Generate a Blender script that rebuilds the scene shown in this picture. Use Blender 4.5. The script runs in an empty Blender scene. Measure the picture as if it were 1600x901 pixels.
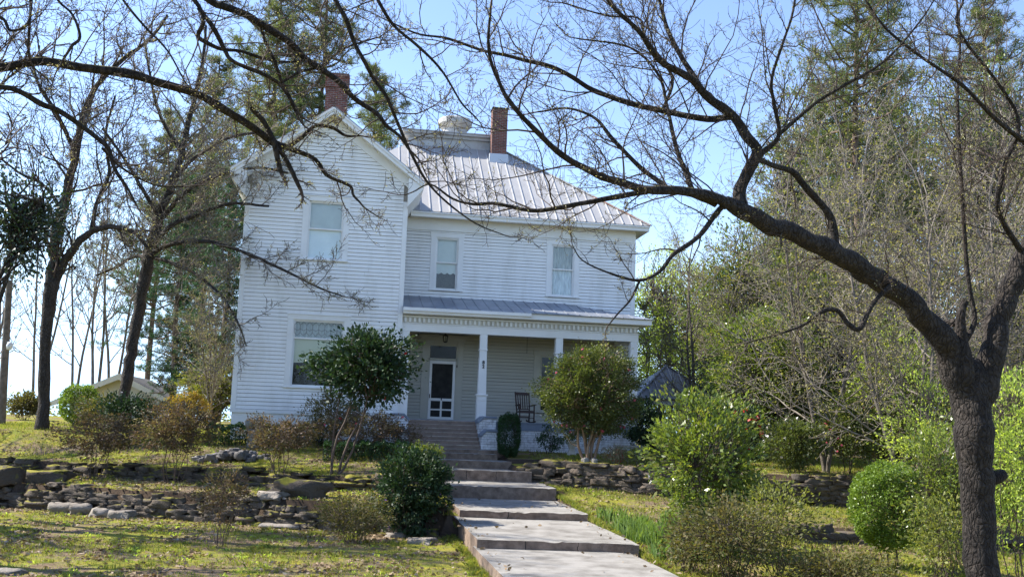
import bpy, bmesh, math, random
import numpy as np
from mathutils import Vector, Matrix, noise
S = bpy.context.scene
COL = S.collection
Rd = math.radians
# ------------------------------------------------------------------ camera
# world: x along the house front, y away from the camera, z up; the eye is at (0, 0, EZ)
EZ = 3.0
FPX = 1540.0
_p, _r, _y = Rd(7.979), Rd(1.945), Rd(8.959)
FW = Vector((math.sin(_y)*math.cos(_p), math.cos(_y)*math.cos(_p), math.sin(_p)))
RT = Vector((math.cos(_y), -math.sin(_y), 0)); UPV = RT.cross(FW)
CR = RT*math.cos(_r)+UPV*math.sin(_r); CU = -RT*math.sin(_r)+UPV*math.cos(_r)
cam = bpy.data.cameras.new('camera'); camo = bpy.data.objects.new('camera', cam); COL.objects.link(camo)
cam.sensor_width = 36; cam.lens = FPX/1600*36; cam.clip_start = .1; cam.clip_end = 6000
M = Matrix(((CR.x, CU.x, -FW.x, 0), (CR.y, CU.y, -FW.y, 0), (CR.z, CU.z, -FW.z, EZ), (0, 0, 0, 1)))
camo.matrix_world = M
S.camera = camo
# ------------------------------------------------------------------ sky, sun, exposure
SUN_DIR = Vector((-.97, .37, 1.0)).normalized()
el = math.asin(SUN_DIR.z); rot = math.atan2(SUN_DIR.x, SUN_DIR.y)
W = bpy.data.worlds.new('World'); S.world = W; W.use_nodes = True
nt = W.node_tree; nt.nodes.clear()
out = nt.nodes.new('ShaderNodeOutputWorld'); bg = nt.nodes.new('ShaderNodeBackground')
sky = nt.nodes.new('ShaderNodeTexSky'); sky.sky_type = 'NISHITA'; sky.sun_disc = False
sky.sun_elevation = el; sky.sun_rotation = rot; sky.air_density = 1.0; sky.dust_density = .15; sky.ozone_density = 1.7
tc = nt.nodes.new('ShaderNodeTexCoord'); sp = nt.nodes.new('ShaderNodeSeparateXYZ'); mx = nt.nodes.new('ShaderNodeMath')
mx.operation = 'MAXIMUM'; mx.inputs[1].default_value = .14; cb = nt.nodes.new('ShaderNodeCombineXYZ')
nt.links.new(tc.outputs['Generated'], sp.inputs[0]); nt.links.new(sp.outputs[2], mx.inputs[0])
nt.links.new(sp.outputs[0], cb.inputs[0]); nt.links.new(sp.outputs[1], cb.inputs[1]); nt.links.new(mx.outputs[0], cb.inputs[2])
nt.links.new(cb.outputs[0], sky.inputs[0]); hs = nt.nodes.new('ShaderNodeHueSaturation'); hs.inputs['Saturation'].default_value = 1.04; hs.inputs['Hue'].default_value = .509; nt.links.new(sky.outputs[0], hs.inputs['Color']); nt.links.new(hs.outputs[0], bg.inputs[0]); nt.links.new(bg.outputs[0], out.inputs[0])
bg.inputs[1].default_value = .138
sl = bpy.data.lights.new('sun', 'SUN'); sl.energy = 4.9; sl.angle = Rd(.5); sl.color = (1, .95, .86)
so = bpy.data.objects.new('sun', sl); COL.objects.link(so); so.location = (-30, 20, 40)
so.rotation_euler = (-SUN_DIR).to_track_quat('-Z', 'Y').to_euler()
S.view_settings.view_transform = 'Standard'; S.view_settings.look = 'None'; S.view_settings.gamma = 1
S.view_settings.use_curve_mapping = False; S.view_settings.exposure = 1.24
S.render.engine = 'CYCLES'
S.cycles.max_bounces = 6; S.cycles.transparent_max_bounces = 6; S.cycles.diffuse_bounces = 3; S.cycles.glossy_bounces = 2

random.seed(7); rng = np.random.default_rng(7)
def at(px, py, Y):                       # the point at distance Y behind a pixel of the photograph
    d = FW + CR*((px-800)/FPX) - CU*((py-450.5)/FPX)
    d = d*(Y/d.y); return Vector((d.x, d.y, d.z+EZ))
# ------------------------------------------------------------------ materials
def mat(name, base, rough=.8, spec=.3, metal=0, c2=None, scale=4, detail=5, bump=0, bscale=None, var=None, trans=0, tcol=None, lo=.35, hi=.65, moss=None, coat=0, stretch=None, crack=0):
    m = bpy.data.materials.new(name); m.use_nodes = True; n = m.node_tree; b = n.nodes['Principled BSDF']
    N = n.nodes.new; L = n.links.new
    b.inputs['Roughness'].default_value = rough; b.inputs['Metallic'].default_value = metal
    b.inputs['Specular IOR Level'].default_value = spec
    tcn = N('ShaderNodeTexCoord'); vec = tcn.outputs['Object']
    if stretch:
        mp = N('ShaderNodeMapping'); mp.inputs['Scale'].default_value = stretch; L(vec, mp.inputs[0]); vec = mp.outputs[0]
    col = None
    if var:                               # per-face variation of the leaf / stone itself
        a = N('ShaderNodeAttribute'); a.attribute_name = 'var'
        r = N('ShaderNodeValToRGB'); r.color_ramp.elements.remove(r.color_ramp.elements[0])
        e0 = r.color_ramp.elements[0]; e0.position = 0; e0.color = (*var[0], 1)
        for i, c in enumerate(var[1:]):
            e = r.color_ramp.elements.new((i+1)/(len(var)-1)); e.color = (*c, 1)
        L(a.outputs['Fac'], r.inputs[0]); col = r.outputs[0]
    if c2 is not None:
        t = N('ShaderNodeTexNoise'); t.inputs['Scale'].default_value = scale; t.inputs['Detail'].default_value = detail
        t.inputs['Roughness'].default_value = .6
        L(vec, t.inputs['Vector'])
        r = N('ShaderNodeValToRGB'); r.color_ramp.elements[0].position = lo; r.color_ramp.elements[1].position = hi
        r.color_ramp.elements[0].color = (*base, 1); r.color_ramp.elements[1].color = (*c2, 1)
        L(t.outputs['Fac'], r.inputs[0])
        if col is None: col = r.outputs[0]
        else:
            x = N('ShaderNodeMix'); x.data_type = 'RGBA'; x.inputs[0].default_value = .45; L(col, x.inputs[6]); L(r.outputs[0], x.inputs[7]); col = x.outputs[2]
    if moss is not None:
        g = N('ShaderNodeNewGeometry'); s = N('ShaderNodeSeparateXYZ'); L(g.outputs['Normal'], s.inputs[0])
        t = N('ShaderNodeTexNoise'); t.inputs['Scale'].default_value = 2.3; t.inputs['Detail'].default_value = 6; L(vec, t.inputs['Vector'])
        a1 = N('ShaderNodeMath'); a1.operation = 'MULTIPLY_ADD'; L(s.outputs[2], a1.inputs[0]); a1.inputs[1].default_value = .35; L(t.outputs['Fac'], a1.inputs[2])
        r = N('ShaderNodeMapRange'); r.inputs[1].default_value = moss[1]; r.inputs[2].default_value = moss[1]+.12; L(a1.outputs[0], r.inputs[0])
        x = N('ShaderNodeMix'); x.data_type = 'RGBA'; L(r.outputs[0], x.inputs[0])
        if col is None: x.inputs[6].default_value = (*base, 1)
        else: L(col, x.inputs[6])
        x.inputs[7].default_value = (*moss[0], 1); col = x.outputs[2]
    if col is None: b.inputs['Base Color'].default_value = (*base, 1)
    else: L(col, b.inputs['Base Color'])
    if bump:
        t = N('ShaderNodeTexNoise'); t.inputs['Scale'].default_value = bscale or scale*4; t.inputs['Detail'].default_value = 6; L(vec, t.inputs['Vector'])
        bp = N('ShaderNodeBump'); bp.inputs['Strength'].default_value = bump; bp.inputs['Distance'].default_value = .03
        L(t.outputs['Fac'], bp.inputs['Height']); L(bp.outputs[0], b.inputs['Normal'])
        if crack:                         # furrowed bark: raised plates between dark cracks
            wn = N('ShaderNodeTexNoise'); wn.inputs['Scale'].default_value = 3; wm = N('ShaderNodeMix'); wm.data_type = 'VECTOR'; wm.inputs[0].default_value = .2
            L(tcn.outputs['Object'], wn.inputs['Vector']); mp2 = N('ShaderNodeMapping'); mp2.inputs['Scale'].default_value = (1, 1, .38); L(tcn.outputs['Object'], wm.inputs[4]); L(wn.outputs['Color'], wm.inputs[5]); L(wm.outputs[1], mp2.inputs[0])
            vo = N('ShaderNodeTexVoronoi'); vo.feature = 'DISTANCE_TO_EDGE'; vo.inputs['Scale'].default_value = crack; L(mp2.outputs[0], vo.inputs['Vector'])
            mr = N('ShaderNodeMapRange'); mr.inputs[2].default_value = .22; L(vo.outputs['Distance'], mr.inputs[0])
            b2 = N('ShaderNodeBump'); b2.inputs['Strength'].default_value = 1; b2.inputs['Distance'].default_value = .02; L(mr.outputs[0], b2.inputs['Height']); L(bp.outputs[0], b2.inputs['Normal']); L(b2.outputs[0], b.inputs['Normal'])
            if col is not None:
                xc = N('ShaderNodeMix'); xc.data_type = 'RGBA'; xc.blend_type = 'MULTIPLY'; xc.inputs[0].default_value = 1
                rc_ = N('ShaderNodeValToRGB'); rc_.color_ramp.elements[0].color = (.55, .5, .47, 1); rc_.color_ramp.elements[1].color = (1, 1, 1, 1); rc_.color_ramp.elements[1].position = .45
                L(mr.outputs[0], rc_.inputs[0]); L(col, xc.inputs[6]); L(rc_.outputs[0], xc.inputs[7]); L(xc.outputs[2], b.inputs['Base Color'])
    if coat: b.inputs['Coat Weight'].default_value = coat
    if trans:
        tr = N('ShaderNodeBsdfTranslucent'); ms = N('ShaderNodeMixShader'); ms.inputs[0].default_value = trans
        if tcol is not None: tr.inputs[0].default_value = (*tcol, 1)
        elif col is not None: L(col, tr.inputs[0])
        else: tr.inputs[0].default_value = (*base, 1)
        L(b.outputs[0], ms.inputs[1]); L(tr.outputs[0], ms.inputs[2]); L(ms.outputs[0], n.nodes['Material Output'].inputs[0])
    return m
def glass(name, tint=(.9, .95, .95)):
    m = bpy.data.materials.new(name); m.use_nodes = True; n = m.node_tree; n.nodes.remove(n.nodes['Principled BSDF'])
    g = n.nodes.new('ShaderNodeBsdfGlossy'); g.inputs['Roughness'].default_value = .03; g.inputs[0].default_value = (1, 1, 1, 1)
    t = n.nodes.new('ShaderNodeBsdfTransparent'); t.inputs[0].default_value = (*tint, 1)
    f = n.nodes.new('ShaderNodeFresnel'); f.inputs[0].default_value = 1.5; x = n.nodes.new('ShaderNodeMixShader')
    w = n.nodes.new('ShaderNodeTexNoise'); w.inputs['Scale'].default_value = 2.5; b = n.nodes.new('ShaderNodeBump'); b.inputs['Strength'].default_value = .12; b.inputs['Distance'].default_value = .02
    tcn = n.nodes.new('ShaderNodeTexCoord'); n.links.new(tcn.outputs['Object'], w.inputs['Vector']); n.links.new(w.outputs['Fac'], b.inputs['Height']); n.links.new(b.outputs[0], g.inputs['Normal'])
    n.links.new(f.outputs[0], x.inputs[0]); n.links.new(t.outputs[0], x.inputs[1]); n.links.new(g.outputs[0], x.inputs[2])
    n.links.new(x.outputs[0], n.nodes['Material Output'].inputs[0]); return m
def brick(name, c1, c2, mortar, bw=.21, bh=.075, ms=.012, bump=.5):
    m = bpy.data.materials.new(name); m.use_nodes = True; n = m.node_tree; b = n.nodes['Principled BSDF']; L = n.links.new
    g = n.nodes.new('ShaderNodeNewGeometry'); tcn = n.nodes.new('ShaderNodeTexCoord')
    s = n.nodes.new('ShaderNodeSeparateXYZ'); L(tcn.outputs['Object'], s.inputs[0])
    a = n.nodes.new('ShaderNodeMath'); a.operation = 'ADD'; L(s.outputs[0], a.inputs[0]); L(s.outputs[1], a.inputs[1])
    c = n.nodes.new('ShaderNodeCombineXYZ'); L(a.outputs[0], c.inputs[0]); L(s.outputs[2], c.inputs[1])
    t = n.nodes.new('ShaderNodeTexBrick'); L(c.outputs[0], t.inputs['Vector'])
    t.inputs['Color1'].default_value = (*c1, 1); t.inputs['Color2'].default_value = (*c2, 1); t.inputs['Mortar'].default_value = (*mortar, 1)
    t.inputs['Scale'].default_value = 1; t.inputs['Brick Width'].default_value = bw; t.inputs['Row Height'].default_value = bh; t.inputs['Mortar Size'].default_value = ms; t.inputs['Mortar Smooth'].default_value = .4
    z = n.nodes.new('ShaderNodeTexNoise'); z.inputs['Scale'].default_value = 6; z.inputs['Detail'].default_value = 6; L(tcn.outputs['Object'], z.inputs['Vector'])
    r = n.nodes.new('ShaderNodeValToRGB'); r.color_ramp.elements[0].position = .3; r.color_ramp.elements[0].color = (.45, .42, .4, 1); r.color_ramp.elements[1].position = .55; r.color_ramp.elements[1].color = (1, 1, 1, 1)
    L(z.outputs['Fac'], r.inputs[0]); x = n.nodes.new('ShaderNodeMix'); x.data_type = 'RGBA'; x.blend_type = 'MULTIPLY'; x.inputs[0].default_value = .7
    L(t.outputs['Color'], x.inputs[6]); L(r.outputs[0], x.inputs[7]); L(x.outputs[2], b.inputs['Base Color'])
    bp = n.nodes.new('ShaderNodeBump'); bp.invert = True; bp.inputs['Strength'].default_value = bump; bp.inputs['Distance'].default_value = .02; L(t.outputs['Fac'], bp.inputs['Height']); L(bp.outputs[0], b.inputs['Normal'])
    b.inputs['Roughness'].default_value = .9; return m
m_white = mat('white_paint', (.82, .80, .76), .55, c2=(.72, .70, .65), scale=.55, lo=.42, hi=.78)
m_side = mat('white_siding', (.84, .825, .79), .6, c2=(.68, .66, .61), scale=1.3, detail=8, lo=.48, hi=.82, bump=.12, bscale=30, stretch=(1.5, 1.5, .4))
m_porchshade = mat('porch_siding_shaded', (.50, .48, .41), .6, c2=(.43, .41, .34), scale=.7, lo=.42, hi=.75, stretch=(.35, .35, 2.2))  # same paint as the siding, darkened to carry the shade inside the porch
m_trimw = mat('trim_paint', (.81, .80, .77), .5, c2=(.72, .70, .66), scale=1.3, lo=.45, hi=.8)
m_tin = mat('tin_roof', (.39, .38, .37), .6, .4, .12, c2=(.31, .30, .29), scale=1.1, detail=9, lo=.4, hi=.8, bump=.15, bscale=6)
m_seam = mat('roof_seam', (.47, .465, .46), .6, .4, .1, c2=(.31, .27, .24), scale=2.5, lo=.5, hi=.8)
m_tin2 = mat('porch_tin', (.20, .22, .26), .4, .5, .35, c2=(.34, .36, .40), scale=1.2, lo=.35, hi=.65)
m_tin3 = mat('dark_tin', (.17, .17, .18), .5, .5, .2, c2=(.26, .26, .27), scale=1.2)
m_rust = mat('rusty_cap', (.30, .13, .07), .8, c2=(.35, .30, .27), scale=2)
m_brick = brick('red_brick', (.21, .065, .045), (.12, .04, .03), (.22, .19, .17))
m_wbrick = brick('painted_brick', (.78, .78, .78), (.72, .72, .71), (.50, .49, .48), .24, .085, .010, .9)
m_flash = mat('flashing', (.55, .56, .57), .5, .5, .2)
m_blue = mat('grey_blue_paint', (.17, .20, .245), .6, c2=(.22, .25, .29), scale=3)
m_conc = mat('old_concrete', (.30, .28, .25), .85, c2=(.145, .13, .11), scale=2.0, detail=12, lo=.42, hi=.72, bump=.5, bscale=90)
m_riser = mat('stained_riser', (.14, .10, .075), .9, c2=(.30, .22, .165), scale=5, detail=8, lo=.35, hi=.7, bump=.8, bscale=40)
m_stepc = mat('step_stain', (.27, .20, .155), .9, c2=(.19, .145, .115), scale=3, detail=8, lo=.4, hi=.65, bump=.4, bscale=60)
m_nose = mat('worn_edge', (.42, .36, .30), .9, c2=(.26, .2, .16), scale=5, bump=.3, bscale=60)
m_black = mat('black_metal', (.02, .02, .022), .45)
m_chair = mat('dark_brown_wood', (.055, .035, .028), .5, c2=(.08, .05, .04), scale=12)
m_screen = mat('door_screen', (.016, .016, .015), .8, c2=(.035, .035, .032), scale=3)
m_dark = mat('dark_interior', (.02, .02, .02), .9)
m_shade = mat('roller_shade', (.84, .86, .85), .8, c2=(.75, .78, .78), scale=2)
m_lace = mat('lace_curtain', (.80, .82, .82), .9, c2=(.5, .52, .53), scale=3, stretch=(6, 1, 1))
m_screenw = mat('window_screen', (.10, .10, .11), .8, c2=(.16, .16, .17), scale=30)
m_yshade = mat('yellowed_shade', (.78, .77, .62), .8)
m_lead = mat('lead_came', (.20, .20, .20), .5)
m_glass = glass('window_glass'); m_dglass = mat('dark_window_glass', (.006, .006, .007), .1, .35)
m_stucco = mat('cream_stucco', (.74, .69, .58), .85, c2=(.66, .61, .51), scale=2)
# ------------------------------------------------------------------ mesh helpers
def tag(o, label=None, cat=None, group=None, kind=None):
    if label: o['label'] = label
    if cat: o['category'] = cat
    if group: o['group'] = group
    if kind: o['kind'] = kind
    return o
def empty(name, loc, label, cat, group=None, kind=None):
    o = bpy.data.objects.new(name, None); COL.objects.link(o); o.location = loc; o.empty_display_size = .2
    return tag(o, label, cat, group, kind)
def link(name, me, m, parent=None):
    o = bpy.data.objects.new(name, me); COL.objects.link(o)
    for k in (m if isinstance(m, (list, tuple)) else [m]): me.materials.append(k)
    if parent is not None:
        o.parent = parent; o.location = (0, 0, 0)
        o.matrix_parent_inverse = Matrix.Identity(4)
        off = Vector((0, 0, 0)); q = parent
        while q is not None: off += q.location; q = q.parent
        o.location = -off          # meshes are written in world coordinates
    return o
class MB:
    def __init__(s): s.v = []; s.f = []; s.m = []
    def poly(s, pts, mi=0):
        i = len(s.v); s.v += [tuple(p) for p in pts]; s.f.append(list(range(i, i+len(pts)))); s.m.append(mi); return s
    def box(s, x0, x1, y0, y1, z0, z1, mi=0):
        i = len(s.v)
        s.v += [(x0, y0, z0), (x1, y0, z0), (x1, y1, z0), (x0, y1, z0), (x0, y0, z1), (x1, y0, z1), (x1, y1, z1), (x0, y1, z1)]
        for q in ((0, 3, 2, 1), (4, 5, 6, 7), (0, 1, 5, 4), (1, 2, 6, 5), (2, 3, 7, 6), (3, 0, 4, 7)): s.f.append([i+k for k in q]); s.m.append(mi)
        return s
    def prism(s, poly, d, mi=0):                 # polygon (list of Vector) pushed by vector d
        n = len(poly); i = len(s.v); d = Vector(d)
        s.v += [tuple(p) for p in poly]+[tuple(Vector(p)+d) for p in poly]
        s.f.append([i+k for k in range(n)][::-1]); s.m.append(mi); s.f.append([i+n+k for k in range(n)]); s.m.append(mi)
        for k in range(n):
            j = (k+1) % n; s.f.append([i+k, i+j, i+n+j, i+n+k]); s.m.append(mi)
        return s
    def bar(s, a, b, w, h, up=(0, 0, 1), mi=0):  # rectangular bar from a to b
        a = Vector(a); b = Vector(b); t = (b-a).normalized(); u = t.cross(Vector(up))
        if u.length < 1e-4: u = Vector((1, 0, 0))
        u.normalize(); v = u.cross(t).normalized()
        pts = [a+u*(w/2)*p+v*(h/2)*q for p, q in ((-1, -1), (1, -1), (1, 1), (-1, 1))]
        return s.prism(pts, b-a, mi)
    def lathe(s, c, prof, n=16, mi=0, ax=None):
        i0 = len(s.v); c = Vector(c); ax = ax or Matrix.Identity(3)
        for r, z in prof:
            for k in range(n):
                a = 2*math.pi*k/n; s.v.append(tuple(c+ax @ Vector((r*math.cos(a), r*math.sin(a), z))))
        for j in range(len(prof)-1):
            for k in range(n):
                k2 = (k+1) % n; s.f.append([i0+j*n+k, i0+j*n+k2, i0+(j+1)*n+k2, i0+(j+1)*n+k]); s.m.append(mi)
        s.f.append([i0+k for k in range(n)][::-1]); s.m.append(mi); s.f.append([i0+(len(prof)-1)*n+k for k in range(n)]); s.m.append(mi)
        return s
    def build(s, name, m, parent=None, bevel=0, smooth=False):
        me = bpy.data.meshes.new(name); me.from_pydata(s.v, [], s.f)
        bm = bmesh.new(); bm.from_mesh(me); bmesh.ops.recalc_face_normals(bm, faces=bm.faces); bm.to_mesh(me); bm.free()
        o = link(name, me, m, parent)
        me.polygons.foreach_set('material_index', s.m)
        if smooth: me.polygons.foreach_set('use_smooth', [True]*len(me.polygons))
        if bevel:
            b = o.modifiers.new('bevel', 'BEVEL'); b.width = bevel; b.segments = 2; b.limit_method = 'ANGLE'
        return o
def raw(name, V, Fq, m, parent=None, var=None, smooth=False, k=4):
    V = np.asarray(V, dtype=np.float32).reshape(-1, 3); Fq = np.asarray(Fq, dtype=np.int32).reshape(-1, k)
    me = bpy.data.meshes.new(name); me.vertices.add(len(V)); me.vertices.foreach_set('co', V.ravel())
    me.loops.add(Fq.size); me.loops.foreach_set('vertex_index', Fq.ravel()); me.polygons.add(len(Fq))
    me.polygons.foreach_set('loop_start', np.arange(len(Fq), dtype=np.int32)*k)
    try: me.polygons.foreach_set('loop_total', np.full(len(Fq), k, dtype=np.int32))
    except Exception: pass
    if smooth: me.polygons.foreach_set('use_smooth', np.ones(len(Fq), dtype=bool))
    me.update(calc_edges=True)
    if var is not None:
        a = me.attributes.new('var', 'FLOAT', 'FACE'); a.data.foreach_set('value', np.asarray(var, dtype=np.float32))
    return link(name, me, m, parent)
class Tubes:
    def __init__(s): s.g = {}
    def add(s, pts, rad, sides=3):
        s.g.setdefault((len(pts), sides), []).append(([tuple(p) for p in pts], rad))
    def arrays(s):
        Vs = []; Fs = []; base = 0
        for (k, n), items in s.g.items():
            P = np.array([i[0] for i in items], dtype=np.float64); Rr = np.array([i[1] for i in items], dtype=np.float64)
            T = np.gradient(P, axis=1); T /= np.linalg.norm(T, axis=2, keepdims=True)+1e-9
            m = P[:, -1]-P[:, 0]; ref = np.zeros_like(m); ax = np.argmin(np.abs(m), axis=1); ref[np.arange(len(m)), ax] = 1
            u = np.cross(T, ref[:, None, :]); u /= np.linalg.norm(u, axis=2, keepdims=True)+1e-9; v = np.cross(T, u)
            a = np.arange(n)*2*np.pi/n
            rr = Rr[:, :, None, None]
            V = P[:, :, None, :]+rr*(np.cos(a)[None, None, :, None]*u[:, :, None, :]+np.sin(a)[None, None, :, None]*v[:, :, None, :])
            b = len(items); idx = np.arange(b*k*n).reshape(b, k, n)+base
            q = np.stack([idx[:, :-1, :], np.roll(idx, -1, 2)[:, :-1, :], np.roll(idx, -1, 2)[:, 1:, :], idx[:, 1:, :]], -1)
            Vs.append(V.reshape(-1, 3)); Fs.append(q.reshape(-1, 4)); base += b*k*n
        return np.concatenate(Vs), np.concatenate(Fs)
    def build(s, name, m, parent=None, smooth=True):
        V, Fq = s.arrays(); return raw(name, V, Fq, m, parent, smooth=smooth)
def leaves(C, size, aspect=.5, droop=0, var=None, jit=.3, flat=0, D=None):
    """rhombic leaves centred at C (n,3); returns V, F, var"""
    C = np.asarray(C); n = len(C)
    d = rng.normal(size=(n, 3)) if D is None else np.asarray(D)+rng.normal(size=(n, 3))*.35
    d[:, 2] = d[:, 2]*(1-flat)-droop; d /= np.linalg.norm(d, axis=1, keepdims=True)+1e-9
    r = rng.normal(size=(n, 3)); r[:, 2] *= 1-flat; w = np.cross(d, r)
    if flat: w[:, 2] *= .3
    w /= np.linalg.norm(w, axis=1, keepdims=True)+1e-9
    nrm = np.cross(d, w)
    L = size*(1+rng.uniform(-jit, jit, size=(n, 1))); Wd = L*aspect
    V = np.stack([C-d*L*.5, C+w*Wd*.5+nrm*L*.08, C+d*L*.5, C-w*Wd*.5+nrm*L*.08], 1)
    Fq = np.arange(n*4).reshape(n, 4)
    v = rng.uniform(0, 1, n) if var is None else var
    return V.reshape(-1, 3), Fq, v
# ------------------------------------------------------------------ terrain
def sst(a, b, x): t = max(0., min(1., (x-a)/(b-a))); return t*t*(3-2*t)
def pl(x, P):
    if x <= P[0][0]: return P[0][1]
    for (a, b), (c, d) in zip(P, P[1:]):
        if x <= c: return b+(d-b)*(x-a)/(c-a)
    return P[-1][1]
def yl1(x): return pl(x, [(-14, 30.6), (-11, 29.6), (-8.6, 28.7), (-2, 25.7), (1.8, 24.0), (2.5, 23.8)])
def yl2(x): return yl1(x)+2.9
def yr1(x): return pl(x, [(5.3, 31.2), (6.4, 30.6), (9, 28.9), (14.9, 28.0), (30, 27)])
def pathz(y): return pl(y, [(12, -2.75), (16, -2.5), (20.1, -2.35), (24.5, -2.1), (28.3, -1.85), (30.5, -1.45), (33, -.95), (34, -.85)])
LOW = [(0, -2.9), (14, -2.75), (26, -2.6), (31, -2.55)]
def under(y):
    for e_, z_ in ((20.3, -2.62), (24.9, -2.4), (28.7, -2.2), (30.9, -1.84), (32.3, -1.5), (33.3, -1.26), (33.7, -1.05), (99, -.95)):
        if y < e_: return z_
def hL(x, y):
    a, b = yl1(x), yl2(x)
    if y < a: z = pl(y, LOW)
    elif y < b: z = -1.95+.1*(y-a)/(b-a)
    else: z = pl(y, [(b, -1.5), (b+1.5, -1.38), (36, -.66), (44, -.42), (54, -.22), (62, -.35), (110, -7), (250, -22)])
    return z
def hR(x, y):
    w = yr1(x)
    top = pl(y, [(w, -1.0-.02*max(0, x-6)), (w+3, -.92-.015*max(0, x-6)), (38, -.8), (60, -.5), (110, -4), (250, -18)])
    low = pl(y, [(12, -2.9), (18, -2.62), (21.5, -2.38), (24, -2.2), (28, -1.86), (31, -1.7)])-.02*max(0, x-6)
    if x > 10:                      # second low wall further down on the right
        k = sst(10.2, 11.2, x)*sst(24.3, 24.0, y)
        low -= .28*k
    return top if y > w else low
def gh(x, y):
    t = sst(2.5, 5.6, x)
    z = hL(x, y)*(1-t)+hR(x, y)*t
    if 2.2 < x < 6.2 and y < 33.6: z = min(z, under(y)) if (2.5 < x < (5.8 if y < 31 else 5.0)) else (z*.4+.6*min(z, under(y)+.18) if x > 5 or y < 24 else z)
    z += .035*noise.noise(Vector((x*.5, y*.5, 0)))+.02*noise.noise(Vector((x*2, y*2, 3)))
    return z+EZ
def rng_steps(segs):
    o = []
    for a, b, s in segs: o += list(np.arange(a, b, s))
    return o+[segs[-1][1]]
gx = rng_steps([(-1500, -100, 200), (-100, -20, 8), (-20, 20, .2), (20, 40, 1), (40, 120, 8), (120, 1500, 230)])
gy = rng_steps([(-200, 0, 50), (0, 12, 1.5), (12, 37, .16), (37, 62, 1), (62, 130, 6), (130, 400, 45), (400, 3000, 400)])
nx, ny = len(gx), len(gy)
V = np.array([(x, y, gh(x, y)) for y in gy for x in gx]); ii = np.arange(nx*ny).reshape(ny, nx)
Fq = np.stack([ii[:-1, :-1], ii[:-1, 1:], ii[1:, 1:], ii[1:, :-1]], -1)
def ground_mat():
    m = bpy.data.materials.new('lawn_ground'); m.use_nodes = True; n = m.node_tree; b = n.nodes['Principled BSDF']; N = n.nodes.new; L = n.links.new
    t = N('ShaderNodeTexCoord'); v = t.outputs['Object']
    def ns(sc, d=6, r=.6):
        q = N('ShaderNodeTexNoise'); q.inputs['Scale'].default_value = sc; q.inputs['Detail'].default_value = d; q.inputs['Roughness'].default_value = r; L(v, q.inputs['Vector']); return q.outputs['Fac']
    def mixc(f, lo, hi, A, B):
        r = N('ShaderNodeMapRange'); r.inputs[1].default_value = lo; r.inputs[2].default_value = hi; L(f, r.inputs[0])
        x = N('ShaderNodeMix'); x.data_type = 'RGBA'; L(r.outputs[0], x.inputs[0])
        for k, c in ((6, A), (7, B)):
            if isinstance(c, tuple): x.inputs[k].default_value = (*c, 1)
            else: L(c, x.inputs[k])
        return x.outputs[2]
    moss = mixc(ns(3), .35, .65, (.27, .235, .03), (.15, .18, .03))
    dirt = mixc(ns(9, 8), .35, .65, (.12, .082, .05), (.23, .17, .115))
    c = mixc(ns(.55, 8, .7), .46, .56, moss, dirt)
    c = mixc(ns(16, 6, .75), .56, .64, c, (.17, .115, .07))
    ge = N('ShaderNodeNewGeometry'); sz = N('ShaderNodeSeparateXYZ'); L(ge.outputs['True Normal'], sz.inputs[0])      # banks too steep for moss are bare earth
    rz_ = N('ShaderNodeMapRange'); rz_.inputs[1].default_value = .93; rz_.inputs[2].default_value = .80; L(sz.outputs[2], rz_.inputs[0])
    xe = N('ShaderNodeMix'); xe.data_type = 'RGBA'; L(rz_.outputs[0], xe.inputs[0]); L(c, xe.inputs[6]); xe.inputs[7].default_value = (.07, .05, .035, 1); c = xe.outputs[2]
    L(c, b.inputs['Base Color']); b.inputs['Roughness'].default_value = .95; b.inputs['Specular IOR Level'].default_value = .1
    bp = N('ShaderNodeBump'); bp.inputs['Strength'].default_value = .9; bp.inputs['Distance'].default_value = .06; L(ns(7, 10, .75), bp.inputs['Height']); L(bp.outputs[0], b.inputs['Normal'])
    return m
m_ground = ground_mat()
g = raw('ground', V, Fq.reshape(-1, 4), m_ground, smooth=True); tag(g, kind='structure')
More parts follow.
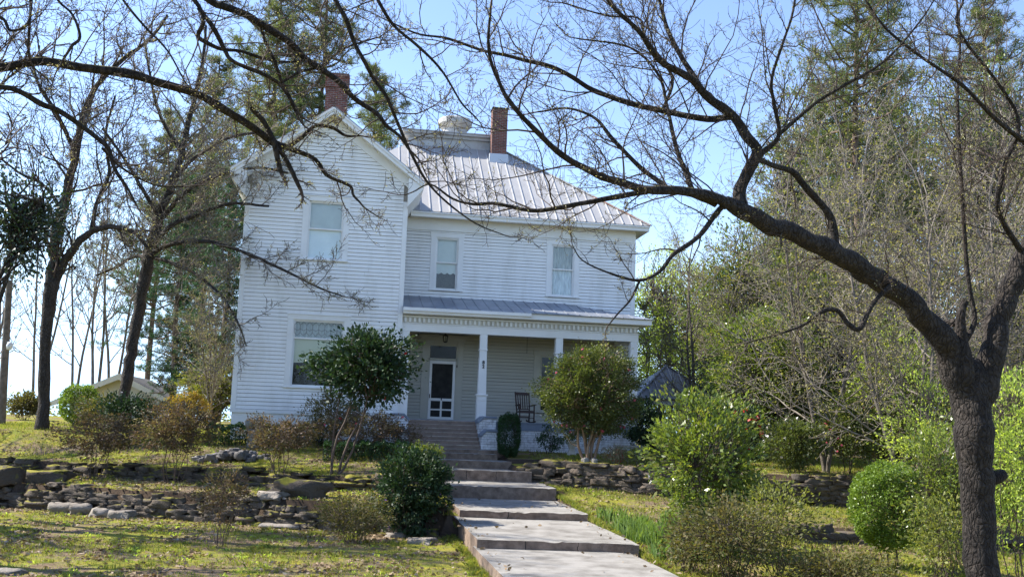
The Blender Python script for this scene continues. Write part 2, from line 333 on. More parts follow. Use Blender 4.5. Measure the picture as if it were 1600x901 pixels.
# ------------------------------------------------------------------ stepped concrete path
ZP = lambda z: z+EZ
path = empty('path', (4.2, 24, ZP(-2)), None, None, kind='structure')
def slab(y0, y1, xl, xr, z, skew=0, split=None, xr1=None, xl1=None, drop=0):
    """one slab: top from front edge y0 back to y1; separate lip pieces in the riser"""
    xr1 = xr if xr1 is None else xr1; xl1 = xl if xl1 is None else xl1
    b = MB(); zt = ZP(z); zb = zt-.75; n = 40; m_ = 16
    def P(u, w, zz):
        x0 = xl+(xl1-xl)*w; x1 = xr+(xr1-xr)*w
        x = x0+(x1-x0)*u+(.03*noise.noise(Vector((u*9, (y0+(y1-y0)*w)*2.1, z*3))) if u in (0, 1) else 0); y = y0+(y1-y0)*w+skew*(.5-u)*(1-w)
        e = .03*noise.noise(Vector((x*2.2, y*.9, z*7)))
        return (x, y+(e*2 if w == 0 else 0), zz+drop*w+(.008*noise.noise(Vector((x, y, 5+z))) if zz > zb+.1 else 0)-(.06*max(0, abs(noise.noise(Vector((x*4, z*9, 1))))-.18) if w == 0 else 0))
    for i in range(n):
        for j in range(m_):
            b.poly([P(i/n, j/m_, zt), P((i+1)/n, j/m_, zt), P((i+1)/n, (j+1)/m_, zt), P(i/n, (j+1)/m_, zt)], 0)
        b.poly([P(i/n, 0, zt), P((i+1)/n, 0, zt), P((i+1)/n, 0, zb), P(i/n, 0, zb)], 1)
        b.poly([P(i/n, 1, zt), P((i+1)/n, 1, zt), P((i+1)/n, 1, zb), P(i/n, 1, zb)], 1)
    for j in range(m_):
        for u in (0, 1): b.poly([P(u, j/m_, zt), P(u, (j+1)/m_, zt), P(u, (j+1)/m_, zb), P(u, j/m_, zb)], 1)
    for u in split or []:                     # cracks in the riser: thin dark joints a few mm proud
        p = P(u, 0, zt); w_ = .012+.012*random.random(); q = []
        for k in range(7):
            q.append((p[0]+.03*noise.noise(Vector((k*1.3, z*3, u*9))), p[1]-.004, p[2]-.002-k*.045))
        for a_, c_ in zip(q, q[1:]): b.poly([(a_[0]-w_/2, a_[1], a_[2]), (a_[0]+w_/2, a_[1], a_[2]), (c_[0]+w_/2, c_[1], c_[2]), (c_[0]-w_/2, c_[1], c_[2])], 2)
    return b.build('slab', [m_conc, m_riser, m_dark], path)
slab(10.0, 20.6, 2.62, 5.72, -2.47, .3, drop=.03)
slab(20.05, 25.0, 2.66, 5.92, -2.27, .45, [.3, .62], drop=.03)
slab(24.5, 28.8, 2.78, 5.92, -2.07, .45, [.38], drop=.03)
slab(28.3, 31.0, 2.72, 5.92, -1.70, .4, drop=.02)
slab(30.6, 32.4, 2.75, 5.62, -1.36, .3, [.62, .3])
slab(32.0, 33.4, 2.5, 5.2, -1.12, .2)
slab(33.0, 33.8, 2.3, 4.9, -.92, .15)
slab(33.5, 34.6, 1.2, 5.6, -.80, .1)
# ------------------------------------------------------------------ house
H = empty('farmhouse', (3.5, 38, ZP(-.7)), 'two storey white clapboard farmhouse with grey metal roofs and a columned front porch', 'house')
def siding(parent, X0, X1, Y, Z0, Z1, holes, m, exp=.128, gable=None, name='siding'):
    """lap boards on a wall facing -y; holes = (x0,x1,z0,z1); gable(z)->(xl,xr)"""
    b = MB(); z = Z0; n = 0
    while z < Z1-1e-3:
        e = min(exp, Z1-z); zm = z+e/2; xs = [(X0, X1)]
        if gable and zm > gable[2]:
            l, r = gable[0](zm), gable[1](zm)
            if r-l < .1: break
            xs = [(l, r)]
        for h in holes:
            if h[2] < zm < h[3]:
                nx_ = []
                for a, c in xs:
                    if h[0] > a and h[0] < c: nx_.append((a, h[0]))
                    if h[1] > a and h[1] < c: nx_.append((h[1], c))
                    if (h[1] <= a or h[0] >= c): nx_.append((a, c))
                xs = nx_
        for a, c in xs:
            cuts = [a]; 
            while c-cuts[-1] > 5.2: cuts.append(cuts[-1]+random.uniform(2.6, 4.6))
            cuts.append(c)
            for q0, q1 in zip(cuts, cuts[1:]):
                w0 = random.uniform(-.003, .003); sag = random.uniform(-.004, .004)
                y0 = Y-.034+w0; y1 = Y-.012; gp_ = .013  # gap left under each board to read as its lap shadow
                b.prism([(q0+.002, y0, z+gp_+sag), (q0+.002, y1, z+e), (q0+.002, Y+.004, z+e), (q0+.002, Y+.004, z+gp_+sag)], (q1-q0-.004, 0, 0))
        z += e; n += 1
    return b.build(name, m, parent)
def window(parent, a, c, z0, z1, Y, style, tw=.17, m_t=None):
    """sash window in a wall facing -y; (a,c,z0,z1) = outside of the trim"""
    m_t = m_t or m_trimw
    b = MB(); zs = z0+.07; tp = .17; yf = Y-.045
    b.box(a, a+tw, yf, Y+.0, zs, z1-tp); b.box(c-tw, c, yf, Y+.0, zs, z1-tp); b.box(a-.015, c+.015, yf-.006, Y, z1-tp, z1)
    b.box(a-.03, c+.03, yf-.03, Y, z1, z1+.035)
    b.box(a-.03, c+.03, yf-.05, Y, z0+.03, zs)
    i0, i1, k0, k1 = a+tw, c-tw, zs, z1-tp
    b.box(i0-.01, i0+.03, Y-.02, Y+.14, k0, k1); b.box(i1-.03, i1+.01, Y-.02, Y+.14, k0, k1); b.box(i0+.03, i1-.03, Y-.018, Y+.14, k1-.03, k1+.01); b.box(i0+.03, i1-.03, Y-.018, Y+.14, k0-.01, k0+.02)
    fr = b.build('window', m_t, parent, bevel=.004)
    zm = k0+(k1-k0)*(.52 if style != 'leaded' else .72)
    def sash(x0, x1, za, zb, y, nm):
        s = MB(); w = .045
        s.box(x0, x0+w, y, y+.035, za, zb); s.box(x1-w, x1, y, y+.035, za, zb); s.box(x0+w, x1-w, y, y+.035, za, za+w*1.3); s.box(x0+w, x1-w, y, y+.035, zb-w, zb)
        s.build('sash', m_t, fr, bevel=.003)
        MB().poly([(x0+w, y+.018, za+w), (x1-w, y+.018, za+w), (x1-w, y+.018, zb-w), (x0+w, y+.018, zb-w)]).build('pane', m_dglass if style == 'dark' else m_glass, fr)
    sash(i0+.03, i1-.03, zm-.02, k1-.03, Y+.02, 'u'); sash(i0+.03, i1-.03, k0+.02, zm+.03, Y+.065, 'l')
    x0, x1 = i0+.04, i1-.04
    def sheet(za, zb, y, m, name, wave=0, scal=0):
        q = MB(); n = 40
        for i in range(n):
            u0, u1 = i/n, (i+1)/n
            f = lambda u: (x0+(x1-x0)*u, y+wave*math.sin(u*46), za+(scal*abs(math.sin(u*math.pi*3.5)) if scal else 0))
            g_ = lambda u: (x0+(x1-x0)*u, y+wave*math.sin(u*46), zb)
            q.poly([f(u0), f(u1), g_(u1), g_(u0)])
        q.build(name, m, fr, smooth=True)
    if style == 'shade': sheet(k0+.02, k1-.03, Y+.115, m_shade, 'roller_shade')
    elif style == 'scallop':
        sheet(k0+(k1-k0)*.34, k1-.03, Y+.15, m_shade, 'roller_shade', 0, -.06); sheet(k0+.02, k0+.95, Y+.19, m_screenw, 'window_screen')
    elif style == 'lace': sheet(k0+.02, k1-.03, Y+.125, m_lace, 'lace_curtain', .012)
    elif style == 'leaded':
        sheet(zm, k1-.03, Y+.16, m_lace, 'lace_curtain', .01); sheet(zm-.85, zm, Y+.15, m_yshade, 'roller_shade')
        l = MB(); yy = Y+.012; cw = (x1-x0)/8; zb_, zt_ = zm+.04, k1-.08
        for i in range(8):
            for (u0, w0, u1, w1) in ((0, .8, .5, 1), (.5, 1, 1, .8), (0, .8, 0, .3), (0, .3, .5, .1), (.5, .1, 1, .3), (.5, 1, .0, .8), (0, .55, .5, .42), (.5, .42, 1, .55)):
                l.bar((x0+cw*(i+u0), yy, zb_+(zt_-zb_)*w0), (x0+cw*(i+u1), yy, zb_+(zt_-zb_)*w1), .012, .012, (0, 1, 0))
        l.build('leaded_glass', m_lead, fr)
    elif style == 'dark': pass
    MB().box(x0-.02, x1+.02, Y+.22, Y+1.2, k0-.05, k1+.02).build('room', m_dark, fr)
    return (a+tw*.5, c-tw*.5, z0+.06, z1-.06)
m_sheath = mat('shadow_gap_sheathing', (.30, .27, .23), .9)  # wall core toned dark so the board gaps show as shadow lines
# openings
WW = [(-2.10, -.44, 5.62, 7.99, 35.5, 'shade'), (-2.38, -.20, 1.07, 3.68, 35.5, 'leaded')]
MW = [(2.72, 4.01, 5.11, 7.42, 38.0, 'scallop'), (7.34, 8.68, 5.11, 7.42, 38.0, 'lace')]
holesW = [window(H, a, c, ZP(z0), ZP(z1), Y, st, .2) for a, c, z0, z1, Y, st in WW]
holesM = [window(H, a, c, ZP(z0), ZP(z1), Y, st, .2) for a, c, z0, z1, Y, st in MW]
pw = window(H, 6.95, 8.75, ZP(.55), ZP(2.98), 38.0, 'dark', .26, m_porchshade)
door_hole = (2.8, 3.95, ZP(.17), ZP(3.0))
# wing: apex, eaves
XL, XR, YF, YB = -4.12, 1.63, 35.5, 45.0
AX, AZ, TZ = -1.20, ZP(11.22), ZP(8.70); tipL, tipR = -4.67, 2.16
sL = (AZ-TZ)/(AX-tipL); sR = (AZ-TZ)/(tipR-AX)
gl = lambda z: max(XL+.16, AX-(AZ-.1-z)/sL) ; gr = lambda z: min(XR-.16, AX+(AZ-.1-z)/sR)
siding(H, XL+.16, XR-.16, YF, ZP(.30), ZP(11.1), holesW, m_side, .136, (gl, gr, ZP(7.9)), 'wing_siding')
siding(H, XR, 10.82, 38.0, ZP(4.6), ZP(7.52), holesM, m_side, .128, None, 'upper_siding')
siding(H, XR, 10.82, 38.0, ZP(.17), ZP(3.5), [door_hole, pw], m_porchshade, .128, None, 'porch_siding')
w = MB()       # wall cores with the openings left free of glass
def core(x0, x1, Y, z0, z1, holes):
    zs = sorted({z0, z1, *[h[2] for h in holes], *[h[3] for h in holes]})
    for za, zb in zip(zs, zs[1:]):
        segs = [(x0, x1)]
        for h in holes:
            if h[2] <= za+1e-6 and h[3] >= zb-1e-6: segs = [s for a, c in segs for s in (((a, min(c, h[0])), (max(a, h[1]), c)) if h[0] < c and h[1] > a else ((a, c),)) if s[1] > s[0]]
        for a, c in segs: w.box(a, c, Y+.011, Y+.13, za, zb)
core(XL, XR, YF, ZP(.2), ZP(8.55), holesW)
core(XR, 10.98, 38.0, ZP(.17), ZP(8.0), holesM+[door_hole, pw])
w.prism([(XL+.02, YF+.012, ZP(8.55)), (XR-.02, YF+.012, ZP(8.55)), (AX, YF+.012, AZ-.2)], (0, .12, 0))
w.box(XL, XL+.12, YF+.13, YB, ZP(.2), ZP(8.55)); w.box(XR-.12, XR, YF+.13, 38.0, ZP(.2), ZP(8.55))
w.box(10.86, 10.98, 38.13, 47, ZP(.17), ZP(8.0)); w.box(XL, 10.98, 46.9, 47.0, ZP(.17), ZP(8.0)); w.box(XL, -3.4, YB, YB+.1, ZP(.2), ZP(8.5))
w.build('wall', m_sheath, H)
t = MB()       # corner boards, base boards, friezes
t.box(XL-.01, XL+.16, YF-.04, YF+.01, ZP(.30), ZP(8.3)); t.box(XR-.16, XR+.012, YF-.04, YF+.01, ZP(.30), ZP(8.0)); t.box(XR+.001, XR+.012, YF+.012, YF+.16, ZP(.3), ZP(8))
t.box(10.82, 10.99, 37.955, 38.01, ZP(4.3), ZP(7.55)); t.box(10.982, 10.99, 38.01, 38.16, ZP(4.3), ZP(7.55))
t.box(XL-.02, XR+.02, YF-.05, YF+.012, ZP(.18), ZP(.30))
t.box(XR+.02, 10.985, 37.96, 38.01, ZP(7.53), ZP(7.98)); t.box(XR+.02, 10.99, 37.93, 37.959, ZP(7.50), ZP(7.545)); t.box(10.982, 11.0, 38.01, 46.9, ZP(7.53), ZP(7.98))
t.box(XR+.02, 10.97, 37.95, 38.008, ZP(4.52), ZP(4.66))
for s_, xt in ((-1, tipL), (1, tipR)):        # raking frieze under the gable roof
    x_e = XL-.0 if s_ < 0 else XR
    sl_ = sL if s_ < 0 else sR
    f = lambda x: AZ-.08-abs(x-AX)*sl_
    t.prism([(AX, YF-.055, f(AX)), (x_e, YF-.055, f(x_e)), (x_e, YF-.055, f(x_e)-.5), (AX, YF-.055, f(AX)-.5)], (0, .04, 0))
t.build('trim_boards', m_trimw, H, bevel=.004)
f_ = MB(); f_.box(XL+.04, XR-.02, YF+.0, YB, ZP(-1.6), ZP(.18)); f_.build('foundation', m_white, H)
# wing roof
YG = 35.0
def roofplane(b, P, th=.07):
    n = (Vector(P[1])-Vector(P[0])).cross(Vector(P[2])-Vector(P[0])).normalized()
    if n.z < 0: n = -n
    b.prism([Vector(p) for p in P], n*-th)
r = MB()
roofplane(r, [(AX, YG, AZ+.04), (tipL-.03, YG, TZ), (tipL-.03, 47, TZ), (AX, 47, AZ+.04)])
roofplane(r, [(AX, YG, AZ+.04), (tipR+.03, YG, TZ), (tipR+.03, 42, TZ), (AX, 42, AZ+.04)])
WR = r.build('wing_roof', m_tin, H)
k = MB()
for s_, xt, sl_ in ((-1, tipL, sL), (1, tipR, sR)):
    xw = XL if s_ < 0 else XR
    f = lambda x: AZ-.04-abs(x-AX)*sl_
    k.prism([(AX, YG+.0, f(AX)), (xt, YG, f(xt)), (xt, YG, f(xt)-.2), (AX, YG, f(AX)-.22)], (0, .04, 0))               # rake board
    k.prism([(AX, YG-.035, f(AX)+.02), (xt, YG-.035, f(xt)+.02), (xt, YG-.035, f(xt)-.06), (AX, YG-.035, f(AX)-.06)], (0, .03, 0))
    k.prism([(AX, YG+.045, f(AX)-.13), (xt, YG+.045, f(xt)-.13), (xt, YG+.045, f(xt)-.17), (AX, YG+.045, f(AX)-.17)], (0, YF-YG-.1, 0))   # rake soffit
    # boxed sloping eave cornice running back
    yb = 47 if s_ < 0 else 37.9
    k.prism([(xt, YG+.05, TZ-.12), (xt, YG+.05, TZ-.26), (xw-.02*s_, YG+.05, ZP(7.74)), (xw-.02*s_, YG+.05, TZ+.1)], (0, yb-YG, 0))
k.build('wing_cornice', m_white, H, bevel=.006)
# main hip roof with a flat deck
EX0, EX1, EY0, EY1, ez = -3.9, 11.42, 37.4, 47.6, ZP(8.14); SLO = .78; T = 5.35
dx0, dx1, dy0, dz = 1.9, EX1-T, EY0+T, ez+SLO*T; dy1 = EY1-.1-4.2
r = MB(); dl = dx0
roofplane(r, [(EX0, EY0, ez), (EX1, EY0, ez), (dx1, dy0, dz), (dl, dy0, dz)])
roofplane(r, [(EX1, EY0, ez), (EX1, EY1+1.5, ez), (dx1, dy0+.6, dz), (dx1, dy0, dz)])
roofplane(r, [(EX0, EY0, ez), (EX0, EY1+1.5, ez), (dl, dy0+.6, dz), (dl, dy0, dz)])
roofplane(r, [(EX0, EY1+1.5, ez), (EX1, EY1+1.5, ez), (dx1, dy0+.6, dz), (dl, dy0+.6, dz)])
MR = r.build('main_roof', m_tin, H)
q = MB(); x = EX1-.35
while x > 1.4:
    yt = EY0+min(T, EX1-x); zt = ez+SLO*(yt-EY0)
    if x < 6.0 and x > 5.3: pass
    nrm = Vector((0, -SLO, 1)).normalized()
    q.bar(Vector((x, EY0-.01, ez))+nrm*.012, Vector((x, yt, zt))+nrm*.012, .038, .035, tuple(nrm)); x -= .385
yy = EY0+.4
while yy < EY1:
    xt = EX1-min(T, yy-EY0); zt = ez+SLO*(EX1-xt); nrm = Vector((SLO, 0, 1)).normalized()
    q.bar(Vector((EX1+.01, yy, ez))+nrm*.012, Vector((xt, yy, zt))+nrm*.012, .038, .035, tuple(nrm)); yy += .4
q.build('standing_seams', m_seam, MR)
hp = MB(); hp.bar((EX1-1.9, EY0+1.9, ez+SLO*1.9+.03), (dx1, dy0, dz+.03), .16, .05); hp.build('hip_cap', m_tin, MR)
hp = MB(); hp.bar((EX1+.02, EY0-.02, ez+.02), (EX1-1.9, EY0+1.9, ez+SLO*1.9+.03), .16, .05); hp.build('hip_cap', m_rust, MR)
c = MB()
c.box(tipR-.3, EX1-.03, EY0+.03, EY0+.08, ez-.22, ez-.04); c.box(tipR-.3, EX1-.08, EY0+.08, 38.0, ez-.16, ez-.13)
c.box(EX1-.08, EX1-.03, EY0+.08, EY1, ez-.22, ez-.04); c.box(10.98, EX1-.08, 38.0, EY1, ez-.16, ez-.13)
c.box(tipR-.3, EX1-.01, EY0-.02, EY0+.03, ez-.085, ez-.03)
c.build('main_cornice', m_white, H, bevel=.005)
d = MB(); d.box(dl-.05, dx1-.35, dy0-.1, dy0+1.4, dz-.35, dz+.42); d.box(dl-.3, dx1-.15, dy0-.42, dy0+1.6, dz+.42, dz+.50); d.box(dl-.2, dx1-.25, dy0-.25, dy0+1.5, dz+.30, dz+.42)
DK = d.build('roof_deck', mat('shaded_deck_paint', (.50, .50, .50), .6, c2=(.38, .37, .36), scale=2), H, bevel=.01)  # colour dulled to grey in place of the shade on the deck
d = MB(); d.box(dl-.34, dx1-.11, dy0-.46, dy0+1.65, dz+.50, dz+.55); d.build('deck_edge', m_tin, DK)
v = MB(); v.lathe((3.98, 43.6, dz+.5), [(.56, 0), (.56, .52), (.62, .54), (.76, .70), (.78, .74), (.78, .92), (.70, 1.0), (.1, 1.08)], 20); v.build('roof_vent', mat('vent_metal', (.52, .51, .48), .5, .4, .1, c2=(.34, .32, .28), scale=3), DK, smooth=False)
def chimney(x0, x1, y0, y1, zb, zt, corb=0):
    b = MB(); b.box(x0, x1, y0, y1, zb, zt)
    if corb: b.box(x0-.05, x1+.05, y0-.05, y1+.05, zt-.5, zt-.3); b.box(x0-.05, x1+.05, y0-.05, y1+.05, zt-.08, zt+.0)
    o = b.build('chimney', m_brick, H); 
    cp = MB(); cp.box(x0-.03, x1+.03, y0-.03, y1+.03, zt+.002, zt+.07); cp.build('chimney_cap', m_black if not corb else m_brick, o); return o
ch = chimney(5.46, 6.13, 41.75, 42.35, ZP(11), ZP(13.9))
fl = MB(); fl.prism([(5.36, 41.6, ZP(11.35)), (6.23, 41.6, ZP(11.35)), (6.2, 41.72, ZP(11.86)), (5.39, 41.72, ZP(11.86))], (0, .75, .05)); fl.build('flashing', m_flash, ch)
chimney(-1.66, -.82, 37.9, 38.6, ZP(10), ZP(13.45), 1)
# ------------------------------------------------------------------ porch
YP = 35.6
p = MB(); p.box(1.63+.01, 10.50, YP-.02, 38.0, ZP(.13), ZP(.17)); PF = p.build('porch_floor', m_blue, H)
p = MB(); p.box(4.98, 10.47, YP, YP+.05, ZP(-.13), ZP(.128)); p.box(10.42, 10.47, YP+.05, 38, ZP(-.13), ZP(.128)); p.box(2.1, 4.6, YP, YP+.05, ZP(-.13), ZP(.128)); p.build('porch_skirt', m_blue, H)
p = MB(); p.box(4.98, 10.45, YP+.02, YP+.2, ZP(-1.5), ZP(-.13)); p.box(10.25, 10.45, YP+.2, 38, ZP(-1.5), ZP(-.13)); p.box(1.64, 4.98, YP+.1, YP+.3, ZP(-1.5), ZP(-.13)); p.box(10.3, 10.95, 38, 46, ZP(-1.5), ZP(.17)); p.build('porch_foundation', m_wbrick, H)
b = MB(); b.box(1.64, 10.47, YP, YP+.32, ZP(3.30), ZP(3.56)); b.box(10.15, 10.47, YP+.32, 38, ZP(3.30), ZP(3.56))
b.box(1.64, 10.50, YP-.02, YP+.30, ZP(3.563), ZP(3.60)); b.box(1.64, 10.44, YP+.02, YP+.3, ZP(3.60), ZP(3.88)); b.box(10.2, 10.44, YP+.3, 38, ZP(3.563), ZP(3.88))
BM = b.build('porch_beam', m_white, H, bevel=.005)
b = MB(); b.box(1.65, 10.43, YP+.014, YP+.0185, ZP(3.61), ZP(3.80)); b.build('frieze', mat('cream_frieze', (.66, .62, .53), .7), BM)
b = MB(); x = 1.72
while x < 10.4: b.box(x, x+.08, YP-.055, YP+.02, ZP(3.63), ZP(3.79)); x += .168
b.box(1.64, 10.47, YP-.07, YP+.018, ZP(3.80), ZP(3.86)); b.build('dentils', m_trimw, BM)
b = MB(); b.box(1.64, 10.86, YP-.40, YP-.34, ZP(3.90), ZP(4.10)); b.box(1.64, 10.80, YP-.34, YP+.0, ZP(3.885), ZP(3.91)); b.box(10.80, 10.86, YP-.34, 38, ZP(3.90), ZP(4.10)); b.box(10.44, 10.80, YP, 38, ZP(3.885), ZP(3.91))
b.box(1.64, 6.3, YP-.47, YP-.405, ZP(3.99), ZP(4.11)); b.build('porch_cornice', m_white, H, bevel=.006)
b = MB(); b.box(1.64, 10.2, YP+.3, 38, ZP(3.45), ZP(3.49)); b.build('porch_ceiling', m_porchshade, H)
r = MB(); pe = YP-.46; zz0 = ZP(4.12); zz1 = ZP(4.90); hx = 10.93-(38-pe)
roofplane(r, [(1.64, pe, zz0), (10.93, pe, zz0), (hx+.0, 38.0, zz1), (1.64, 38.0, zz1)], .03)
roofplane(r, [(10.93, pe, zz0), (10.93, 41, zz0), (10.98, 41, zz0), (hx, 38.0, zz1)], .03) if False else None
r.prism([(10.93, pe, zz0), (10.93, 38, zz0), (hx, 38, zz1)], (0, 0, -.03))
PR = r.build('porch_roof', m_tin2, H)
q = MB(); x = 1.95; nrm = Vector((0, -(zz1-zz0), 38-pe)).normalized()
while x < 10.8:
    yt = min(38.0, pe+(10.93-x)); q.bar(Vector((x, pe-.004, zz0))+nrm*.006, Vector((x, yt, zz0+(zz1-zz0)*(yt-pe)/(38-pe)))+nrm*.006, .03, .03, tuple(nrm)); x += .41
q.build('standing_seams', m_tin2, PR)
def post(x, y, half=False):
    b = MB(); w_ = .15
    b.box(x-w_, x+w_, y, y+.3, ZP(1.12), ZP(3.298)) if False else b.prism([(x-.155, y, ZP(1.13)), (x+.155, y, ZP(1.13)), (x+.13, y, ZP(2.72)), (x-.13, y, ZP(2.72))], (0, .28, 0))
    b.box(x-.135, x+.135, y-.003, y+.283, ZP(2.76), ZP(3.298)); b.box(x-.165, x+.165, y-.03, y+.31, ZP(2.72), ZP(2.765))
    b.box(x-.175, x+.175, y-.015, y+.295, ZP(.17), ZP(1.08)); b.box(x-.215, x+.215, y-.05, y+.33, ZP(1.08), ZP(1.135))
    b.box(x-.13, x+.13, y-.03, y-.015, ZP(.9), ZP(.98)); b.box(x-.11, x+.11, y-.027, y-.015, ZP(.3), ZP(.33))
    return b.build('porch_post', m_white, H, bevel=.006)
PX = [1.80, 4.64, 7.46, 10.31]
posts = [post(x, YP+.01) for x in PX]
# house number on the second post, set one above the other
for ch_, zc in (('8', 2.23), ('2', 2.08)):
    cu = bpy.data.curves.new('house_number', 'FONT'); cu.body = ch_; cu.size = .17; cu.extrude = .006; cu.offset = .006; cu.align_x = 'CENTER'
    o = bpy.data.objects.new('house_number', cu); COL.objects.link(o); dg = bpy.context.evaluated_depsgraph_get()
    me = bpy.data.meshes.new_from_object(o.evaluated_get(dg)); bpy.data.objects.remove(o)
    me.transform(Matrix.Translation((4.655, YP-.004, ZP(zc))) @ Matrix.Rotation(Rd(90), 4, 'X'))
    me.materials.clear(); link('house_number', me, m_black, posts[1])
# door with transom
D = MB(); y0 = 37.945
D.box(2.58, 2.82, y0, 38.0, ZP(.17), ZP(3.2)); D.box(3.95, 4.19-.02, y0, 38.0, ZP(.17), ZP(3.2)); D.box(2.5, 4.25, y0-.03, 38.0, ZP(3.2), ZP(3.34)); D.box(2.42, 4.33, y0-.1, 38.0, ZP(3.34), ZP(3.41))
D.box(2.82, 3.95, y0+.01, 38.08, ZP(2.44), ZP(2.52)); D.box(2.82, 3.95, y0+.01, 38.08, ZP(3.04), ZP(3.2)); D.box(2.82, 2.88, y0+.01, 38.08, ZP(.17), ZP(3.04)); D.box(3.89, 3.95, y0+.01, 38.08, ZP(.17), ZP(3.04))
x = 2.6
while x < 4.15: D.box(x, x+.05, y0-.015, y0, ZP(3.24), ZP(3.30)); x += .1
DR = D.build('door_frame', m_porchshade, H, bevel=.004)
MB().poly([(2.88, 38.02, ZP(2.52)), (3.89, 38.02, ZP(2.52)), (3.89, 38.02, ZP(3.04)), (2.88, 38.02, ZP(3.04))]).build('transom_pane', m_dglass, DR)
MB().box(2.84, 3.93, 38.12, 39.6, ZP(.2), ZP(3.1)).build('hallway', m_dark, DR)
SD = MB(); a, c = 2.885, 3.885; z0, z1 = ZP(.19), ZP(2.43); fw = .10; ys, ye = 37.955, 37.99
SD.box(a, a+fw, ys, ye, z0, z1); SD.box(c-fw, c, ys, ye, z0, z1); SD.box(a+fw, c-fw, ys, ye, z1-.12, z1); SD.box(a+fw, c-fw, ys, ye, z0, z0+.1)
SD.box(a+fw, c-fw, ys, ye, z0+.70, z0+.80); SD.box(a+fw, c-fw, ys, ye, z0+.34, z0+.40)
for z_a, z_b in ((z0+.1, z0+.34), (z0+.40, z0+.70)): SD.box((a+c)/2-.035, (a+c)/2+.035, ys, ye, z_a, z_b)
sd = SD.build('screen_door', m_trimw, H, bevel=.004)
MB().poly([(a+fw, ys+.02, z0+.1), (c-fw, ys+.02, z0+.1), (c-fw, ys+.02, z1-.12), (a+fw, ys+.02, z1-.12)]).build('door_screen', m_screen, sd)
MB().box(a+.03, a+.06, ys-.04, ys-.001, z0+.80, z0+.95).build('handle', m_black, sd)
MB().box((a+c)/2-.02, (a+c)/2+.02, ys-.02, ys-.001, z0+.73, z0+.81).build('latch', m_black, sd)
MB().box(c+.03, c+.07, y0-.012, y0, z0+2.0, z0+2.1).build('doorbell', m_black, DR)
# lantern hanging by the door
L_ = empty('porch_lantern', (3.35, 36.9, ZP(3.45)), 'black metal cage lantern hanging from the porch ceiling before the door', 'lantern')
b = MB(); lx, ly, lz = 3.35, 36.9, ZP(3.45)
b.lathe((lx, ly, lz-.10), [(.012, 0), (.012, .10)], 8); b.lathe((lx, ly, lz-.16), [(.11, 0), (.09, .03), (.03, .07), (.02, .075)], 8); b.lathe((lx, ly, lz-.38), [(.03, -.03), (.075, 0), (.08, .02)], 8)
for i in range(8):
    an = i*math.pi/4; b.bar((lx+.075*math.cos(an), ly+.075*math.sin(an), lz-.37), (lx+.1*math.cos(an), ly+.1*math.sin(an), lz-.15), .012, .012)
b.build('cage', m_black, L_)
b = MB(); b.lathe((lx, ly, lz-.36), [(.06, 0), (.085, .2)], 8); b.build('lamp_glass', m_glass, L_)
# thin chain / cord on porch
b = MB(); b.bar((6.42, 36.6, ZP(3.45)), (6.42, 36.6, ZP(2.75)), .012, .012); tag(b.build('hanging_cord', m_black), 'thin dark cord hanging from the porch ceiling above the rocking chair', 'cord')
# ------------------------------------------------------------------ porch steps with brick piers
ST = empty('porch_steps', (3.4, 34.2, ZP(-.8)), 'wide flight of brown stained concrete steps rising to the porch door', 'steps')
zz = -.80; nst = 7; rh = (.15+.80)/nst; y = 33.85; b = MB(); b2 = MB()
for i in range(nst):
    z1_ = ZP(-.80+rh*(i+1)); ya = y+i*.25; yb = YP-.002
    seg = [1.98, 2.9+random.uniform(-.3, .3), 3.8+random.uniform(-.3, .3), 4.42]
    b.box(1.98, 4.42, ya, yb if i == nst-1 else ya+.30, ZP(-1.2), z1_-.03)
    for s0, s1 in zip(seg, seg[1:]): b2.box(s0+.002, s1-.002, ya-.012+random.uniform(0, .008), ya+.30 if i < nst-1 else YP-.025, z1_-.03+random.uniform(0, .003), z1_+random.uniform(-.004, .004))
b.build('riser', m_stepc, ST); b2.build('tread', m_nose, ST, bevel=.006)
def pier(x0, x1, y0, y1, zt, s_):
    sl_ = .18; b = MB(); zb = ZP(-1.3)
    if s_ > 0: P = [(x0, y0, zb), (x1, y0, zb), (x1, y0, zt), (x0+sl_, y0, zt), (x0, y0, zt-.16)]
    else: P = [(x0, y0, zb), (x1, y0, zb), (x1, y0, zt-.16), (x1-sl_, y0, zt), (x0, y0, zt)]
    b.prism(P, (0, y1-y0, 0)); o = b.build('brick_pier', m_wbrick, ST, bevel=.012)
    b = MB(); t_ = .075
    if s_ > 0: Q = [(x0-.03, -.185), (x0+sl_-.01, 0), (x1+.03, 0), (x1+.03, t_), (x0+sl_-.03, t_), (x0-.03, -.185+t_+.02)]
    else: Q = [(x1+.03, -.185), (x1-sl_+.01, 0), (x0-.03, 0), (x0-.03, t_), (x1-sl_+.03, t_), (x1+.03, -.185+t_+.02)]
    b.prism([(qx, y0-.04, zt+qz+.003) for qx, qz in Q], (0, y1-y0+.06, 0)); b.build('pier_cap', m_blue, o, bevel=.008)
pier(4.43, 5.03, 34.45, 35.58, ZP(.26), 1); pier(4.44, 5.00, 33.75, 34.42, ZP(-.20), 1)
pier(1.40, 1.97, 34.45, 35.44, ZP(.26), -1); pier(1.42, 1.96, 33.75, 34.42, ZP(-.20), -1)
